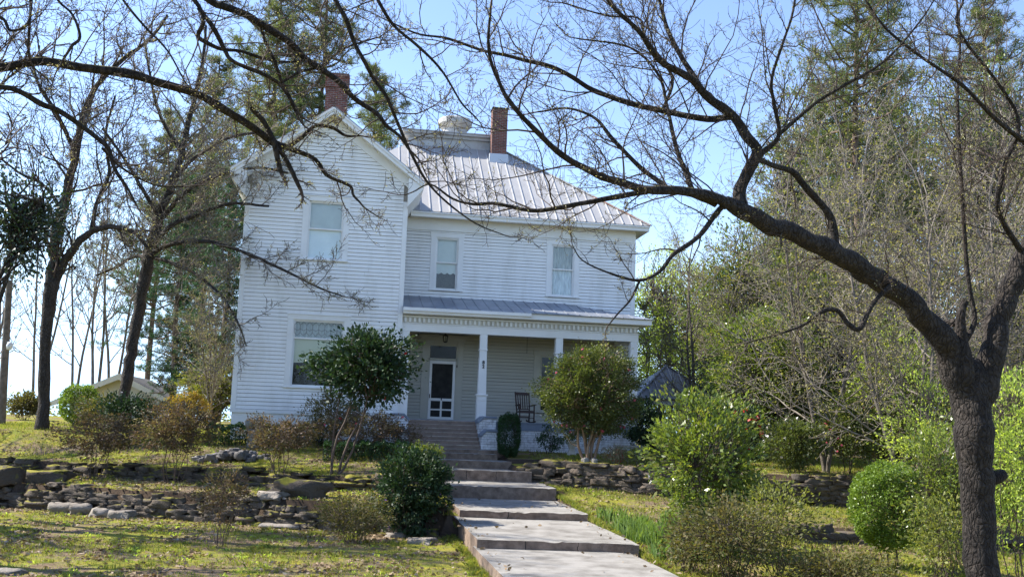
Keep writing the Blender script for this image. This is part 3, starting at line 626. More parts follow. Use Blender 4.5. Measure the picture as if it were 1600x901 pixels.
# ------------------------------------------------------------------ rocking chair
RC = empty('rocking_chair', (6.4, 36.5, ZP(.17)), 'dark brown slatted wooden rocking chair on the porch', 'chair')
def rc(name, segs):
    b = MB()
    for a_, c_, w_, h_ in segs:
        A, B_ = (Vector(a_), Vector(c_)); R_ = Matrix.Rotation(Rd(8), 3, 'Z'); o = Vector((6.4, 36.5, ZP(.17)))
        b.bar(o+R_ @ A, o+R_ @ B_, w_, h_, tuple(R_ @ Vector((0, .3, 1))))
    return b.build(name, m_chair, RC, bevel=.004)
for s_ in (-1, 1):
    rc('leg', [((s_*.28, -.24, .04), (s_*.28, -.24, .66), .045, .045)]); rc('leg', [((s_*.25, .25, .05), (s_*.25, .22, .46), .045, .045)])
    rc('rocker', [((s_*.27, a0, .02+.18*a0*a0), (s_*.27, a0+.13, .02+.18*(a0+.13)**2), .04, .05) for a0 in np.arange(-.45, .6, .12)])
    rc('armrest', [((s_*.30, -.32, .67), (s_*.28, .26, .63), .09, .03)])
    rc('back_post', [((s_*.25, .22, .42), (s_*.27, .42, 1.14), .045, .04)])
rc('seat', [((-.27, yy_, .43-.08*(yy_+.25)), (.27, yy_, .43-.08*(yy_+.25)), .05, .022) for yy_ in np.arange(-.26, .24, .065)]+[((-.27, -.27, .38), (.27, -.27, .38), .03, .06), ((-.27, -.24, .18), (.27, -.24, .18), .025, .025), ((-.26, .25, .22), (.26, .25, .22), .025, .025)])
rc('back_slats', [((x_, .25, .50), (x_*1.03, .41, 1.06), .045, .015) for x_ in (-.17, -.085, 0, .085, .17)]+[((-.26, .24, .50), (.26, .24, .50), .05, .025), ((-.27, .415, 1.08), (.27, .415, 1.08), .03, .11)])
# ------------------------------------------------------------------ stones
def stone_arrays(c, sx, sy, sz, seed, rz=0, rough=.18):
    """lumpy squared stone"""
    bm = STONE[seed % len(STONE)]
    P = bm[0]*np.array([sx, sy, sz])*.5; ca, sa = math.cos(rz), math.sin(rz)
    Q = np.stack([P[:, 0]*ca-P[:, 1]*sa, P[:, 0]*sa+P[:, 1]*ca, P[:, 2]], 1)+np.array(c)
    return Q, bm[1]
STONE = []
for k in range(14):
    bm = bmesh.new(); bmesh.ops.create_cube(bm, size=2); bmesh.ops.subdivide_edges(bm, edges=bm.edges[:], cuts=3, use_grid_fill=True)
    for v_ in bm.verts:
        p = v_.co.copy(); s = p.normalized()*1.18; q = p.lerp(s, .16); q += Vector([noise.noise(q*.9+Vector((k*7, i*3, 0))) for i in range(3)])*.5+Vector([noise.noise(q*2.6+Vector((k*7, i*3, 9))) for i in range(3)])*.24
        v_.co = q
    bm.verts.index_update(); STONE.append((np.array([v_.co[:] for v_ in bm.verts]), np.array([[v_.index for v_ in f.verts] for f in bm.faces]))); bm.free()
def stones(name, items, m, parent=None):
    Vs, Fs, vr, b = [], [], [], 0
    for i, it in enumerate(items):
        Q, Fi = stone_arrays(*it); Vs.append(Q); Fs.append(Fi+b); b += len(Q); vr.append(np.full(len(Fi), random.random()))
    return raw(name, np.concatenate(Vs), np.concatenate(Fs), m, parent, np.concatenate(vr), smooth=True)
m_stone = mat('field_stone', (.1, .09, .075), .9, var=[(.065, .05, .036), (.035, .027, .021), (.10, .075, .052), (.06, .047, .038), (.16, .12, .088)], c2=(.10, .076, .057), scale=7, detail=9, bump=.9, bscale=22, moss=((.17, .15, .02), .76))
m_stonem = mat('mossy_stone', (.09, .08, .065), .95, var=[(.06, .046, .034), (.04, .031, .024), (.09, .07, .05)], c2=(.11, .085, .062), scale=7, detail=9, bump=.9, bscale=22, moss=((.19, .17, .02), .68))
m_stonel = mat('pale_stone', (.3, .28, .25), .9, var=[(.21, .18, .15), (.15, .125, .10), (.26, .22, .18)], c2=(.2, .17, .14), scale=9, detail=8, bump=.7, bscale=25)
def stone_wall(name, label, P, zb, zt, cw, chh, m, dens=1.0, cat='stone wall', lean=.2, jag=.1):
    root = empty(name, (P[0][0], P[0][1], ZP(zb(P[0][0]))), label, cat); items = []; dk = MB()
    for (xa, ya), (xb, yb) in zip(P, P[1:]):
        L = math.hypot(xb-xa, yb-ya); ux, uy = (xb-xa)/L, (yb-ya)/L; a = math.atan2(uy, ux)
        z0, z1 = min(zb(xa), zb(xb)), min(zt(xa), zt(xb))
        for qa, qb in ((0, L),):
            dk.prism([(xa-uy*-.12, ya+ux*.12, ZP(z0-.2)), (xb-uy*-.12, yb+ux*.12, ZP(z0-.2)), (xb+uy*-.12, yb+ux*.12, ZP(zt(xb)-.12)), (xa+uy*-.12, ya+ux*.12, ZP(zt(xa)-.12))], (-uy*.25, ux*.25, 0))
        row = 0; z = -.1
        H_ = max(zt(xa)-zb(xa), zt(xb)-zb(xb))
        while z < H_:
            h = chh*random.uniform(.7, 1.3); s = random.uniform(-.3, 0)
            while s < L:
                w_ = cw*random.uniform(.55, 1.6); xx = xa+ux*(s+w_/2); yy = ya+uy*(s+w_/2)
                top = zt(xx)-zb(xx)+random.uniform(-jag, jag)
                if z+h*.6 < top and random.random() < dens:
                    off = random.uniform(-.06, .05)+z*lean
                    items.append(((xx-uy*off, yy+ux*off, ZP(zb(xx)+z+h/2)), w_*1.04, random.uniform(.28, .45), h*1.14, random.randrange(99), a+random.uniform(-.12, .12)))
                s += w_
            z += h
    stones('stones', items, m, root); dk.build('wall_core', m_dirt, root); return root
m_dirt = mat('earth', (.05, .035, .025), .95, c2=(.09, .065, .045), scale=5, bump=.6)
xs_ = list(np.arange(-13, 2.1, .75))
stone_wall('stone_wall', 'lower left dry stone retaining wall of brown and grey rocks below the shrubs', [(x, yl1(x)-.12) for x in xs_], lambda x: -2.68, lambda x: -2.06+.10*math.sin(x*2.3)+.07*math.sin(x*5.1)+(-.12 if x > -1 else 0), .36, .14, m_stone, .93, jag=.22, lean=.45)
stone_wall('stone_wall', 'upper left moss topped low stone edge of the lawn', [(x, yl2(x)-.12) for x in np.arange(-12.5, 2.3, .8)], lambda x: -1.92, lambda x: -1.50+.04*math.sin(x*1.7), .38, .13, m_stonem, .85)
stone_wall('stone_wall', 'long grey dry stone retaining wall right of the concrete path', [(x, yr1(x)-.12) for x in np.arange(5.5, 19, .7)], lambda x: -1.78-.02*max(0, x-6)-(.06 if x > 7 else 0), lambda x: -1.0-.025*max(0, x-6)+.05*math.sin(x*1.9), .42, .15, m_stone, .97, lean=.1)
stone_wall('stone_wall', 'low broken row of flat stones crossing the lower right lawn', [(x, 23.95+.1*math.sin(x)) for x in np.arange(10.6, 17, .7)], lambda x: -2.62, lambda x: -2.27+.04*math.sin(x*3), .6, .17, m_stone, .9)
def rock(name, px, py, Y, sx, sy, sz, label, group=None, m=None, cat='rock', up=0):
    p = at(px, py, Y); z = gh(p.x, p.y)
    o = stones(name, [((p.x, p.y, z+sz*.32+up), sx, sy, sz, random.randrange(99), random.uniform(-.6, .6))], m or m_stonel)
    return tag(o, label, cat, group)
def centre(o):      # put the origin of a one-mesh thing at its own base
    me = o.data; n = len(me.vertices); co = np.empty(n*3, dtype=np.float32); me.vertices.foreach_get('co', co); co = co.reshape(-1, 3)
    c = np.array([(co[:, 0].min()+co[:, 0].max())/2, (co[:, 1].min()+co[:, 1].max())/2, co[:, 2].min()]); me.vertices.foreach_set('co', (co-c).ravel()); me.update(); o.location = c; return o
RK = [(100, 785, 27.6, .75, .5, .42, 'blocky pale brown rock leftmost of the pair against the lower left wall'), (127, 785, 27.4, .6, .5, .42, 'blocky pale brown rock right of its twin against the lower left wall'),
      (160, 792, 26.9, .6, .5, .34, 'rounded brown rock standing alone in front of the lower left wall'), (192, 790, 26.6, .7, .5, .32, 'pointed pale rock catching the sun at the foot of the lower left wall'),
      (440, 808, 25.2, 1.1, .6, .2, 'flat pale slab lying right of the foreground azalea'), (425, 795, 25.8, .8, .5, .25, 'small brown slab tucked under the large mossy boulder'),
      (660, 828, 22.6, .7, .5, .22, 'pale brick shaped stone lying beside the dark glossy bush'), (620, 800, 23.6, .5, .4, .2, 'small half buried rock under the dark glossy bush'),
      (12, 893, 18.0, .6, .4, .16, 'flat grey rock in the near left corner of the lawn')]
for px, py, Y, a_, b_, c_, lb in RK: centre(rock('rock', px, py, Y, a_*.78, b_*.8, c_*.85, lb, up=-.04))
centre(rock('boulder', 470, 772, 26.0, 1.3, .6, .5, 'large moss covered boulder in the lower left wall', None, m_stonem, 'boulder'))
centre(rock('boulder', 5, 745, 29.0, 1.0, .5, .5, 'dark boulder at the left end of the lower wall', None, m_stonem, 'boulder'))
centre(rock('boulder', 75, 765, 29.0, 1.0, .5, .4, 'mossy dark boulder beside the left end of the lower wall', None, m_stonem, 'boulder'))
for px, py, Y, lb in ((916, 733, 29.9, 'pale upright cobble on top of the right wall, left of its twin'), (930, 733, 29.8, 'pale upright cobble on top of the right wall, right of its twin')):
    p = at(px, py, Y); centre(tag(stones('cobble', [((p.x, yr1(p.x)+.02, ZP(-1.02)), .17, .2, .26, random.randrange(99), .2)], mat('white_cobble', (.26, .25, .22), .8, c2=(.17, .155, .135), scale=8)), lb, 'cobble'))
its = []
for i in range(70):
    p = at(random.gauss(362, 26), 722-abs(random.gauss(0, 5)), 31.4); s = random.uniform(.12, .3)
    its.append(((p.x, p.y+random.uniform(-.4, .4), gh(p.x, p.y)+random.uniform(0, .28)*(1-abs(p.x-at(362, 720, 31.4).x)/1.6)), s, s*.8, s*.7, random.randrange(99), random.random()*3))
tag(stones('rubble_pile', its, mat('grey_rubble', (.3, .29, .28), .9, var=[(.17, .16, .15), (.10, .09, .085), (.25, .235, .22)], bump=.5, bscale=20)), 'low heap of small grey stones on the upper left lawn', 'stone heap', kind='stuff')
# ------------------------------------------------------------------ plants
def leafmat(name, cols, trans=.35, rough=.5, spec=.35, tboost=1.5):
    m = mat(name, cols[0], rough, spec, var=cols)
    n = m.node_tree; tr = n.nodes.new('ShaderNodeBsdfTranslucent'); ms = n.nodes.new('ShaderNodeMixShader'); ms.inputs[0].default_value = trans
    r = [q for q in n.nodes if q.type == 'VALTORGB'][0]; x = n.nodes.new('ShaderNodeMix'); x.data_type = 'RGBA'; x.blend_type = 'MULTIPLY'; x.inputs[0].default_value = 1; x.inputs[7].default_value = (tboost, tboost*1.0, tboost*.45, 1)
    n.links.new(r.outputs[0], x.inputs[6]); n.links.new(x.outputs[2], tr.inputs[0])
    n.links.new(n.nodes['Principled BSDF'].outputs[0], ms.inputs[1]); n.links.new(tr.outputs[0], ms.inputs[2]); n.links.new(ms.outputs[0], n.nodes['Material Output'].inputs[0])
    return m
l_dark = leafmat('dark_glossy_leaf', [(.022, .05, .018), (.035, .07, .025), (.014, .032, .014), (.055, .09, .03)], .18, .55, .3)
l_cam = leafmat('camellia_leaf', [(.075, .10, .028), (.12, .15, .04), (.042, .06, .02), (.20, .21, .065)], .38, .4, .45)
l_yel = leafmat('yellow_green_leaf', [(.12, .17, .03), (.19, .24, .045), (.07, .11, .025), (.30, .28, .06)], .4, .35, .5)
l_box = leafmat('boxwood_leaf', [(.11, .18, .025), (.17, .25, .035), (.06, .11, .02)], .35, .4, .4)
l_boxd = leafmat('dark_boxwood_leaf', [(.022, .055, .016), (.035, .08, .022)], .2, .45, .35)
l_aza = leafmat('azalea_leaf', [(.12, .08, .055), (.155, .10, .07), (.075, .055, .038), (.11, .10, .05), (.20, .145, .105)], .3, .6, .25)
l_azg = leafmat('green_bronze_leaf', [(.10, .09, .04), (.08, .09, .03), (.14, .11, .05), (.10, .12, .035)], .35, .6, .25)
l_ora = leafmat('orange_leaf', [(.34, .17, .03), (.22, .19, .03), (.38, .22, .05), (.16, .17, .03)], .4, .6, .2)
l_olive = leafmat('olive_leaf', [(.14, .16, .035), (.20, .21, .05), (.10, .12, .03), (.27, .25, .08)], .4, .5, .3)
l_new = leafmat('spring_leaf', [(.28, .37, .07), (.38, .46, .11), (.18, .26, .05)], .55, .5, .3)
l_mid = leafmat('unfolding_leaf', [(.24, .24, .09), (.33, .30, .13), (.16, .17, .055), (.27, .22, .10)], .45, .5, .3)
l_bg = leafmat('forest_leaf', [(.075, .115, .028), (.12, .165, .038), (.05, .075, .022), (.20, .22, .055)], .48, .4, .4)
l_bgd = leafmat('dark_forest_leaf', [(.045, .075, .026), (.07, .105, .034), (.03, .05, .02), (.12, .14, .05)], .38, .4, .4)
l_pine = leafmat('pine_needle', [(.08, .12, .045), (.12, .15, .055), (.16, .17, .07), (.055, .085, .04)], .4, .5, .3)
l_cedar = leafmat('cedar_spray', [(.035, .085, .045), (.05, .12, .06), (.03, .06, .035)], .3, .5, .3)
l_bud = leafmat('pale_bud', [(.30, .27, .15), (.36, .33, .22), (.22, .2, .1)], .4, .6, .2)
l_budy = leafmat('yellow_leaflet', [(.50, .38, .08), (.60, .48, .14), (.36, .30, .08)], .45, .6, .2)
l_oak = leafmat('oak_leaf', [(.02, .04, .022), (.03, .055, .028), (.05, .07, .04)], .2, .4, .5)
f_pink = mat('pink_petal', (.55, .10, .16), .6); f_red = mat('red_petal', (.42, .03, .02), .6); f_white = mat('white_petal', (.75, .70, .66), .6)
bark_d = mat('dark_bark', (.036, .03, .025), .9, c2=(.075, .063, .054), scale=9, detail=9, bump=1, bscale=24, stretch=(1, 1, .35), crack=22)
bark_m = mat('mossy_bark', (.024, .019, .016), .92, c2=(.056, .046, .038), scale=9, detail=9, bump=1, bscale=26, moss=((.13, .12, .02), .80), crack=24)
bark_g = mat('grey_bark', (.10, .085, .07), .9, c2=(.18, .155, .13), scale=6, bump=.6, bscale=20)
bark_p = mat('pine_bark', (.11, .075, .055), .9, c2=(.19, .14, .11), scale=5, detail=8, bump=.9, bscale=16, stretch=(1, 1, .3))
bark_c = mat('tan_bark', (.22, .14, .085), .85, c2=(.32, .23, .16), scale=5, bump=.4)
twig_b = mat('brown_twig', (.065, .047, .038), .85); twig_g = mat('grey_twig', (.24, .21, .175), .85, c2=(.13, .108, .088), scale=3)
twig_r = mat('reddish_twig', (.10, .07, .055), .85)
def nz(v, s, o=0): return noise.noise(Vector((v[0]*s+o, v[1]*s+o*1.7, v[2]*s-o)))
def rvec(): 
    while 1:
        v = Vector((random.uniform(-1, 1), random.uniform(-1, 1), random.uniform(-1, 1)))
        if .05 < v.length < 1: return v.normalized()
def curve(a, b, sag, n=5, wob=.08):
    a = Vector(a); b = Vector(b); L = (b-a).length; o = []
    w1, w2 = rvec()*L*wob, rvec()*L*wob
    for i in range(n):
        t = i/(n-1); o.append(a.lerp(b, t)+Vector((0, 0, sag*L*4*t*(1-t)))+w1*math.sin(math.pi*t)+w2*math.sin(2*math.pi*t))
    return o
def shrub(name, label, base, w, h, dep, lm, n, ls, cat='shrub', stems=7, bare=.25, clumps=120, cs=.12, sm=None, sr=.014, aspect=.5, fl=None, nfl=0, fls=.07, group=None, dens=.45, lean=(0, 0), flat=0, boxy=1.0, upper=None, inner=True, trunk=None, shell=0):
    """woody stems rising from the base, twigs out to leaf clumps spread through an uneven crown"""
    base = Vector(base); root = empty(name, base, label, cat, group); sd = random.random()*50
    z0 = h*bare; cc = base+Vector((lean[0], lean[1], z0+(h-z0)/2)); T_ = Tubes()
    C = []
    while len(C) < clumps:
        v = rvec(); r = random.random()**dens; v = Vector((v.x, v.y, v.z)); 
        if boxy > 1: v = Vector([math.copysign(abs(q)**(1/boxy), q) for q in v])
        k = (1+.28*nz(v, 1.6, sd)+.12*nz(v, 4, sd)) if boxy < 1.1 else 1+.05*nz(v, 3, sd)
        p = cc+Vector((v.x*w/2, v.y*dep/2, v.z*(h-z0)/2))*r*k
        if p.z > base.z+.03: C.append(p)
    hubs = []
    if trunk:           # single trunk dividing low
        tp = base+Vector(trunk); 
    for i in range(stems):
        a = 2*math.pi*(i+random.random()*.7)/stems; rr = random.uniform(.25, .75)
        e = cc+Vector((math.cos(a)*w/2*rr*.8, math.sin(a)*dep/2*rr*.8, (h-z0)*random.uniform(-.15, .25)))
        s0 = base+Vector((math.cos(a), math.sin(a), 0))*min(.12, w*.06)
        s0.z -= .08
        P = curve(s0, e, -.05, 7, .07); T_.add(P, [sr*(1-.11*k) for k in range(7)], 6); hubs += P[2:]
    Hn = np.array([q[:] for q in hubs])
    for p in C:
        d = ((Hn-np.array(p[:]))**2).sum(1); cand = np.argsort(d)[:4]; q = hubs[int(random.choice(cand))]
        if q.z > p.z+.3*h: q = hubs[int(cand[0])]
        T_.add(curve(q, p, .05, 5, .09), [sr*.42, sr*.36, sr*.3, sr*.24, sr*.15], 3)
    T_.build('stems', sm or twig_b, root)
    Cn = np.array([c[:] for c in C]); wt = rng.gamma(1.6, size=len(C)); cnt = rng.multinomial(int(n*1.7), wt/wt.sum()); cen = np.repeat(Cn, cnt, 0); cvar = np.repeat(rng.uniform(0, 1, len(C)), cnt); sc = np.array([1, 1, .75])*cs*2
    L3 = cen+rng.normal(size=cen.shape)*sc*.5
    out = L3-np.array(cc[:]); out /= np.linalg.norm(out, axis=1, keepdims=True)+1e-9
    if shell:      # clipped plant: leaves packed in a dense uneven skin
        m_ = int(n*1.7); d_ = rng.uniform(-1, 1, size=(m_, 3)); d_ /= (np.abs(d_)**(2*shell)).sum(1, keepdims=True)**(1/(2*shell))
        r_ = rng.uniform(.84, 1.0, m_)*(1+.05*np.sin(d_[:, 0]*9+sd)+.05*np.sin(d_[:, 2]*8+d_[:, 1]*7)+rng.normal(size=m_)*.02)
        if shell > 1.5: d_[:, 2] = np.clip(d_[:, 2], -1, 1)
        L3 = np.array(cc[:])+d_*r_[:, None]*np.array([w/2, dep/2, (h-z0)/2]); out = rng.normal(size=d_.shape)
    keep = L3[:, 2] > base.z+.02; L3 = L3[keep]; out = out[keep]; cvar = rng.uniform(0, 1, len(L3)) if shell else cvar[keep]
    V_, F_, v_ = leaves(L3, ls, aspect, .1, D=out*.7+np.array([0, 0, .2]), flat=flat, jit=.5, var=np.clip(cvar*.55+rng.uniform(0, .45, len(L3)), 0, 1))
    if upper:      # differently coloured top growth
        top = L3[:, 2] > base.z+h*upper[1]; iv = np.repeat(top, 4)
        def sub(mask, m, nm):
            Vq = V_.reshape(-1, 4, 3)[mask]; raw(nm, Vq.reshape(-1, 3), np.arange(len(Vq)*4).reshape(-1, 4), m, root, v_[mask])
        sub(~top, lm, 'foliage'); sub(top, upper[0], 'new_growth')
    else: raw('foliage', V_, F_, lm, root, v_)
    if fl:
        Cf = []
        while len(Cf) < nfl:
            v = rvec(); v.y = -abs(v.y)*.6 if random.random() < .6 else v.y
            Cf.append((cc+Vector((v.x*w/2, v.y*dep/2, v.z*(h-z0)/2))*random.uniform(.85, 1.05))[:])
        for q in range(1):
            Cp = np.repeat(np.array(Cf), 5, 0)+rng.normal(size=(nfl*5, 3))*fls*.18; V2, F2, v2 = leaves(Cp, fls, .8)
            raw('blossoms', V2, F2, fl, root)
    return root
def gp(px, py, Y=None):
    """ground point seen at a pixel: march along the ray until it meets the terrain"""
    d = at(px, py, 1)-Vector((0, 0, EZ))
    if Y is None:
        y = 12.0
        while y < 70:
            p = Vector((0, 0, EZ))+d*y
            if p.z <= gh(p.x, p.y): break
            y += .1
        Y = y
    p = at(px, py, Y); return Vector((p.x, p.y, gh(p.x, p.y)))
AZ_G = None
def S_(name, px, py, Y, wpx, toppx, *a, **k):
    """shrub whose foot is seen at pixel (px,py); width and top given in pixels"""
    lab = a[0]; b = gp(px, py, Y); dist = b.y; sc = FPX/math.hypot(b.x, b.y)
    top = at(px, toppx, b.y).z-b.z; w = wpx/sc
    return shrub(name, lab, b, w, top, w*k.pop('df', .85), *a[1:], **k)
# left group, brownish azaleas
aza = dict(group='azaleas on the left terraces', bare=.34, clumps=190, cs=.10, sm=twig_r, sr=.013, aspect=.45, stems=8, dens=.4)
S_('azalea', 150, 742, 30.2, 125, 645, 'bronze leaved azalea nearest the forked trunk on the left terrace', l_aza, 2800, .075, **aza)
S_('azalea', 270, 752, 29.2, 120, 628, 'tall bronze azalea with an orange tinted bush behind it', l_aza, 3800, .075, **{**aza, 'clumps': 240, 'upper': None})
S_('azalea', 432, 756, 28.6, 112, 648, 'bronze azalea with bare lower stems right of the stone heap', l_aza, 2500, .07, **aza)
S_('azalea', 345, 852, 21.8, 95, 735, 'small sparse bronze azalea alone on the lower left lawn', l_aza, 1300, .06, **{**aza, 'bare': .3, 'clumps': 130, 'cs': .07, 'sr': .010})
S_('azalea', 552, 842, 22.6, 125, 768, 'low spreading olive bronze azalea left of the concrete path', l_azg, 2600, .06, **{**aza, 'bare': .1, 'sr': .009})
S_('azalea', 575, 692, 32.6, 175, 640, 'rounded reddish azalea mass left of the porch steps', l_aza, 4600, .075, **{**aza, 'bare': .05, 'clumps': 260, 'fl': f_pink, 'nfl': 4, 'fls': .07})
S_('azalea', 515, 692, 33.8, 95, 606, 'yellowish green azalea under the lower front window', l_azg, 2600, .08, **{**aza, 'bare': .05, 'fl': f_red, 'nfl': 3, 'fls': .11})
S_('azalea', 285, 690, 36, 78, 610, 'orange leaved bush showing above the tall bronze azalea', l_ora, 3000, .07, **{**aza, 'bare': .1})
# evergreens by the house
S_('boxwood', 122, 655, 41, 54, 600, 'bright green round clipped boxwood before the cream garage', l_box, 4200,  .075, cs=.10, clumps=240, bare=.05, stems=5, dens=.25, shell=1.25)
S_('shrub', 38, 660, 45, 52, 612, 'olive brown shrub on the skyline at the far left', l_azg, 1800, .10, cs=.12, clumps=120, bare=.1, stems=6)
S_('camellia', 192, 690, 34.5, 90, 612, 'dark green leggy camellia around the leaning trunk', l_dark, 2600, .10, cs=.15, clumps=110, bare=.15, stems=6, fl=f_white, nfl=8)
S_('camellia', 160, 672, 38, 70, 618, 'bronze green camellia behind the azaleas on the left', l_azg, 1500, .10, cs=.15, clumps=80, bare=.1, stems=6)
S_('boxwood', 795, 702, 33.0, 36, 645, 'dark green barrel shaped boxwood beside the brick pier', l_boxd, 7000, .045, cs=.06, clumps=260, bare=.02, stems=4, dens=.2, shell=1.45)
S_('shrub', 857, 706, 33.9, 46, 664, 'small dark open shrub before the painted brick porch base', l_boxd, 900, .06, cs=.08, clumps=70, bare=.1, stems=6)
S_('camellia', 640, 812, 23.8, 122, 694, 'dense dark glossy bush on the bank left of the path', l_dark, 7000, .085, cs=.09, clumps=260, bare=.03, stems=6, fl=mat('lilac_petal', (.4, .2, .5)), nfl=5, fls=.05, dens=.35)
S_('camellia', 665, 722, 31, 56, 690, 'low variegated groundcover bush at the left edge of the upper path', l_yel, 1400, .06, cs=.08, clumps=80, bare=.05, stems=5)
S_('camellia', 1008, 700, 33.6, 62, 618, 'very dark evergreen bush against the right porch corner', l_dark, 4200, .08, cs=.12, clumps=180, bare=.05, stems=6, dens=.35)
S_('camellia', 922, 714, 30.9, 152, 543, 'large round camellia tree with tan trunks and pink flowers before the porch', l_cam, 30000, .068, cs=.13, clumps=640, bare=.2, stems=7, sm=bark_c, sr=.055, fl=f_pink, nfl=36, fls=.08, dens=.33)
S_('camellia', 524, 740, 28.4, 178, 514, 'dark camellia tree with two thin bare stems in front of the lower window', l_dark, 6000, .12, cs=.18, clumps=230, bare=.50, stems=4, sm=twig_r, sr=.038, fl=f_red, nfl=5, fls=.09, dens=.45, aspect=.55, lean=(.75, 0))
S_('camellia', 1100, 850, 20.8, 180, 612, 'tall yellow green camellia right of the path', l_yel, 5200, .10, cs=.13, clumps=300, bare=.12, stems=7, sr=.03, fl=f_white, nfl=14, fls=.06, dens=.42)
S_('camellia', 1240, 742, 29.2, 100, 652, 'rounded camellia on the right wall, left of the pair', l_cam, 5200, .08, cs=.12, clumps=220, bare=.05, stems=6, fl=f_white, nfl=20)
S_('camellia', 1325, 745, 29.8, 110, 618, 'rounded camellia on the right wall with its trunk showing, right of the pair', l_cam, 5600, .08, cs=.13, clumps=220, bare=.15, stems=6, fl=f_pink, nfl=20)
S_('camellia', 1160, 735, 31.5, 90, 640, 'shaded dark shrub behind the tall yellow green camellia', l_dark, 3000, .09, cs=.15, clumps=140, bare=.05, stems=6, fl=f_red, nfl=22, fls=.14)
S_('boxwood', 1392, 868, 21.0, 112, 722, 'bright green egg shaped boxwood on the lower right lawn', l_box, 15000, .055, cs=.08, clumps=420, bare=.16, stems=6, dens=.22, shell=1.1)
for i, (px, py, Y, w_, t_, m_, n_, lb) in enumerate([(1145, 905, 17.5, 190, 778, l_azg, 3000, 'wiry olive green shrub spilling at the foot of the tall camellia'), (1215, 890, 18.6, 120, 745, l_olive, 1500, 'thin upright olive shrub on the lower right lawn, right of the wiry one'),
        (1075, 880, 18.5, 80, 800, l_azg, 1000, 'small wiry shrub beside the lowest path slab'), (1300, 925, 17.2, 170, 862, l_azg, 2000, 'low dark shrub in the shade near the big trunk'),
        (1470, 890, 19.6, 120, 640, l_yel, 3200, 'loose yellow green bush between the egg shaped boxwood and the big trunk'), (1450, 800, 24, 130, 560, l_new, 3000, 'light green bush reaching up to the fork of the big trunk'),
        (1600, 900, 18.5, 130, 560, l_new, 4000, 'light green bush behind the big trunk at the right edge'), (1570, 800, 25, 130, 600, l_yel, 3000, 'leafy bush low behind the big trunk'),
        (1480, 905, 16.2, 100, 760, l_olive, 1100, 'twiggy olive shrub left of the foot of the big trunk')]):
    S_('shrub', px, py, Y, w_, t_, lb, m_, n_, .07, cs=.15, clumps=n_//13, bare=.1, stems=8, sr=.014, dens=.5)
S_('shrub', 965, 730, 30.0, 52, 698, 'small shrub with pale leaves and red twigs on the right wall', leafmat('pale_leaf', [(.28, .28, .2), (.2, .2, .13), (.3, .12, .1)]), 700, .06, cs=.09, clumps=50, bare=.1, stems=8, sm=f_red, sr=.01)
S_('shrub', 1000, 735, 29.6, 46, 700, 'straw coloured seedy shrub on the right wall', l_olive, 700, .05, cs=.09, clumps=60, bare=.05, stems=10, sm=twig_g)
# clipped hedge
b0 = gp(320, 702, 34.0)
def hedge(name, label, a, b, w, h, lm, n):
    a = Vector(a); b = Vector(b); root = empty(name, (a+b)/2, label, 'hedge'); t = rng.uniform(0, 1, n)
    u = rng.uniform(-1, 1, n); v = rng.uniform(0, 1, n); side = rng.uniform(0, 1, n)
    u = np.where(side < .5, np.sign(u)*(1-.12*rng.uniform(0, 1, n)), u); v = np.where(side >= .5, 1-.1*rng.uniform(0, 1, n), v)
    P = np.array(a[:])[None]+t[:, None]*np.array((b-a)[:])[None]; P[:, 1] += u*w/2; g_ = np.array([gh(x, y) for x, y in P[:, :2]])
    hh = h*(1+.1*np.sin(t*31)+.06*np.sin(t*77)); P[:, 2] = g_+v*hh
    V_, F_, v_ = leaves(P, .07, .55); raw('foliage', V_, F_, lm, root, v_)
    T_ = Tubes()
    for i in range(60):
        p = a.lerp(b, random.random()); p.y += random.uniform(-.3, .3)*w; p.z = gh(p.x, p.y); T_.add(curve(p-Vector((0, 0, .05)), p+Vector((random.uniform(-.15, .15), 0, h*.85)), 0, 4, .1), [.012, .01, .008, .004], 4)
    T_.build('stems', twig_b, root); return root
hedge('hedge', 'low dark clipped hedge in front of the left wing', (at(322, 690, 34.4).x, 34.4, 0), (at(505, 690, 34.4).x, 34.4, 0), .8, .62, l_boxd, 9000)
hedge('hedge', 'low dark groundcover row behind the camellia tree left of the steps', (at(505, 700, 31).x, 31.2, 0), (at(645, 700, 31).x, 31.2, 0), .9, .5, l_boxd, 5000)
# daffodil clumps: long upright blades
l_daf = leafmat('daffodil_leaf', [(.10, .17, .045), (.15, .23, .06), (.20, .28, .09)], .35, .4, .4)
def blades(P, h, w, lm, name, label, cat, bend=.35, kind=None, parent=None):
    n = len(P); a = rng.uniform(0, 2*np.pi, n); d = np.stack([np.cos(a), np.sin(a), np.zeros(n)], 1); b = rng.uniform(0, 2*np.pi, n); e = np.stack([np.cos(b), np.sin(b), np.zeros(n)], 1)
    H_ = h*(rng.uniform(.55, 1.15, n)[:, None]); k = rng.uniform(0, 1, n)[:, None]*bend*H_; up = np.array([[0, 0, 1]])
    p0 = P-d*w/2; p1 = P+d*w/2; q0 = P+up*H_*.6+e*k*.35-d*w*.42; q1 = P+up*H_*.6+e*k*.35+d*w*.42; t = P+up*H_*(1-.25*(k/H_))+e*k
    V_ = np.stack([p0, p1, q1, t, q0], 1).reshape(-1, 3); F_ = np.arange(n*5).reshape(n, 5)
    o = raw(name, V_, F_, lm, parent, rng.uniform(0, 1, n), k=5)
    if parent is None: tag(o, label, cat, kind=kind)
    return o
P = []
while len(P) < 3400:
    x = random.uniform(6.1, 8.3); y = random.uniform(19.3, 24.3)
    if nz((x, y, 0), .9, 3)+.7*nz((x, y, 0), 3.2) > .02-.12*(x < 7): P.append((x, y, gh(x, y)-.02))
blades(np.array(P), .40, .022, l_daf, 'daffodil_bed', 'dense bed of long daffodil leaves along the right edge of the path', 'daffodils', .6, 'stuff')
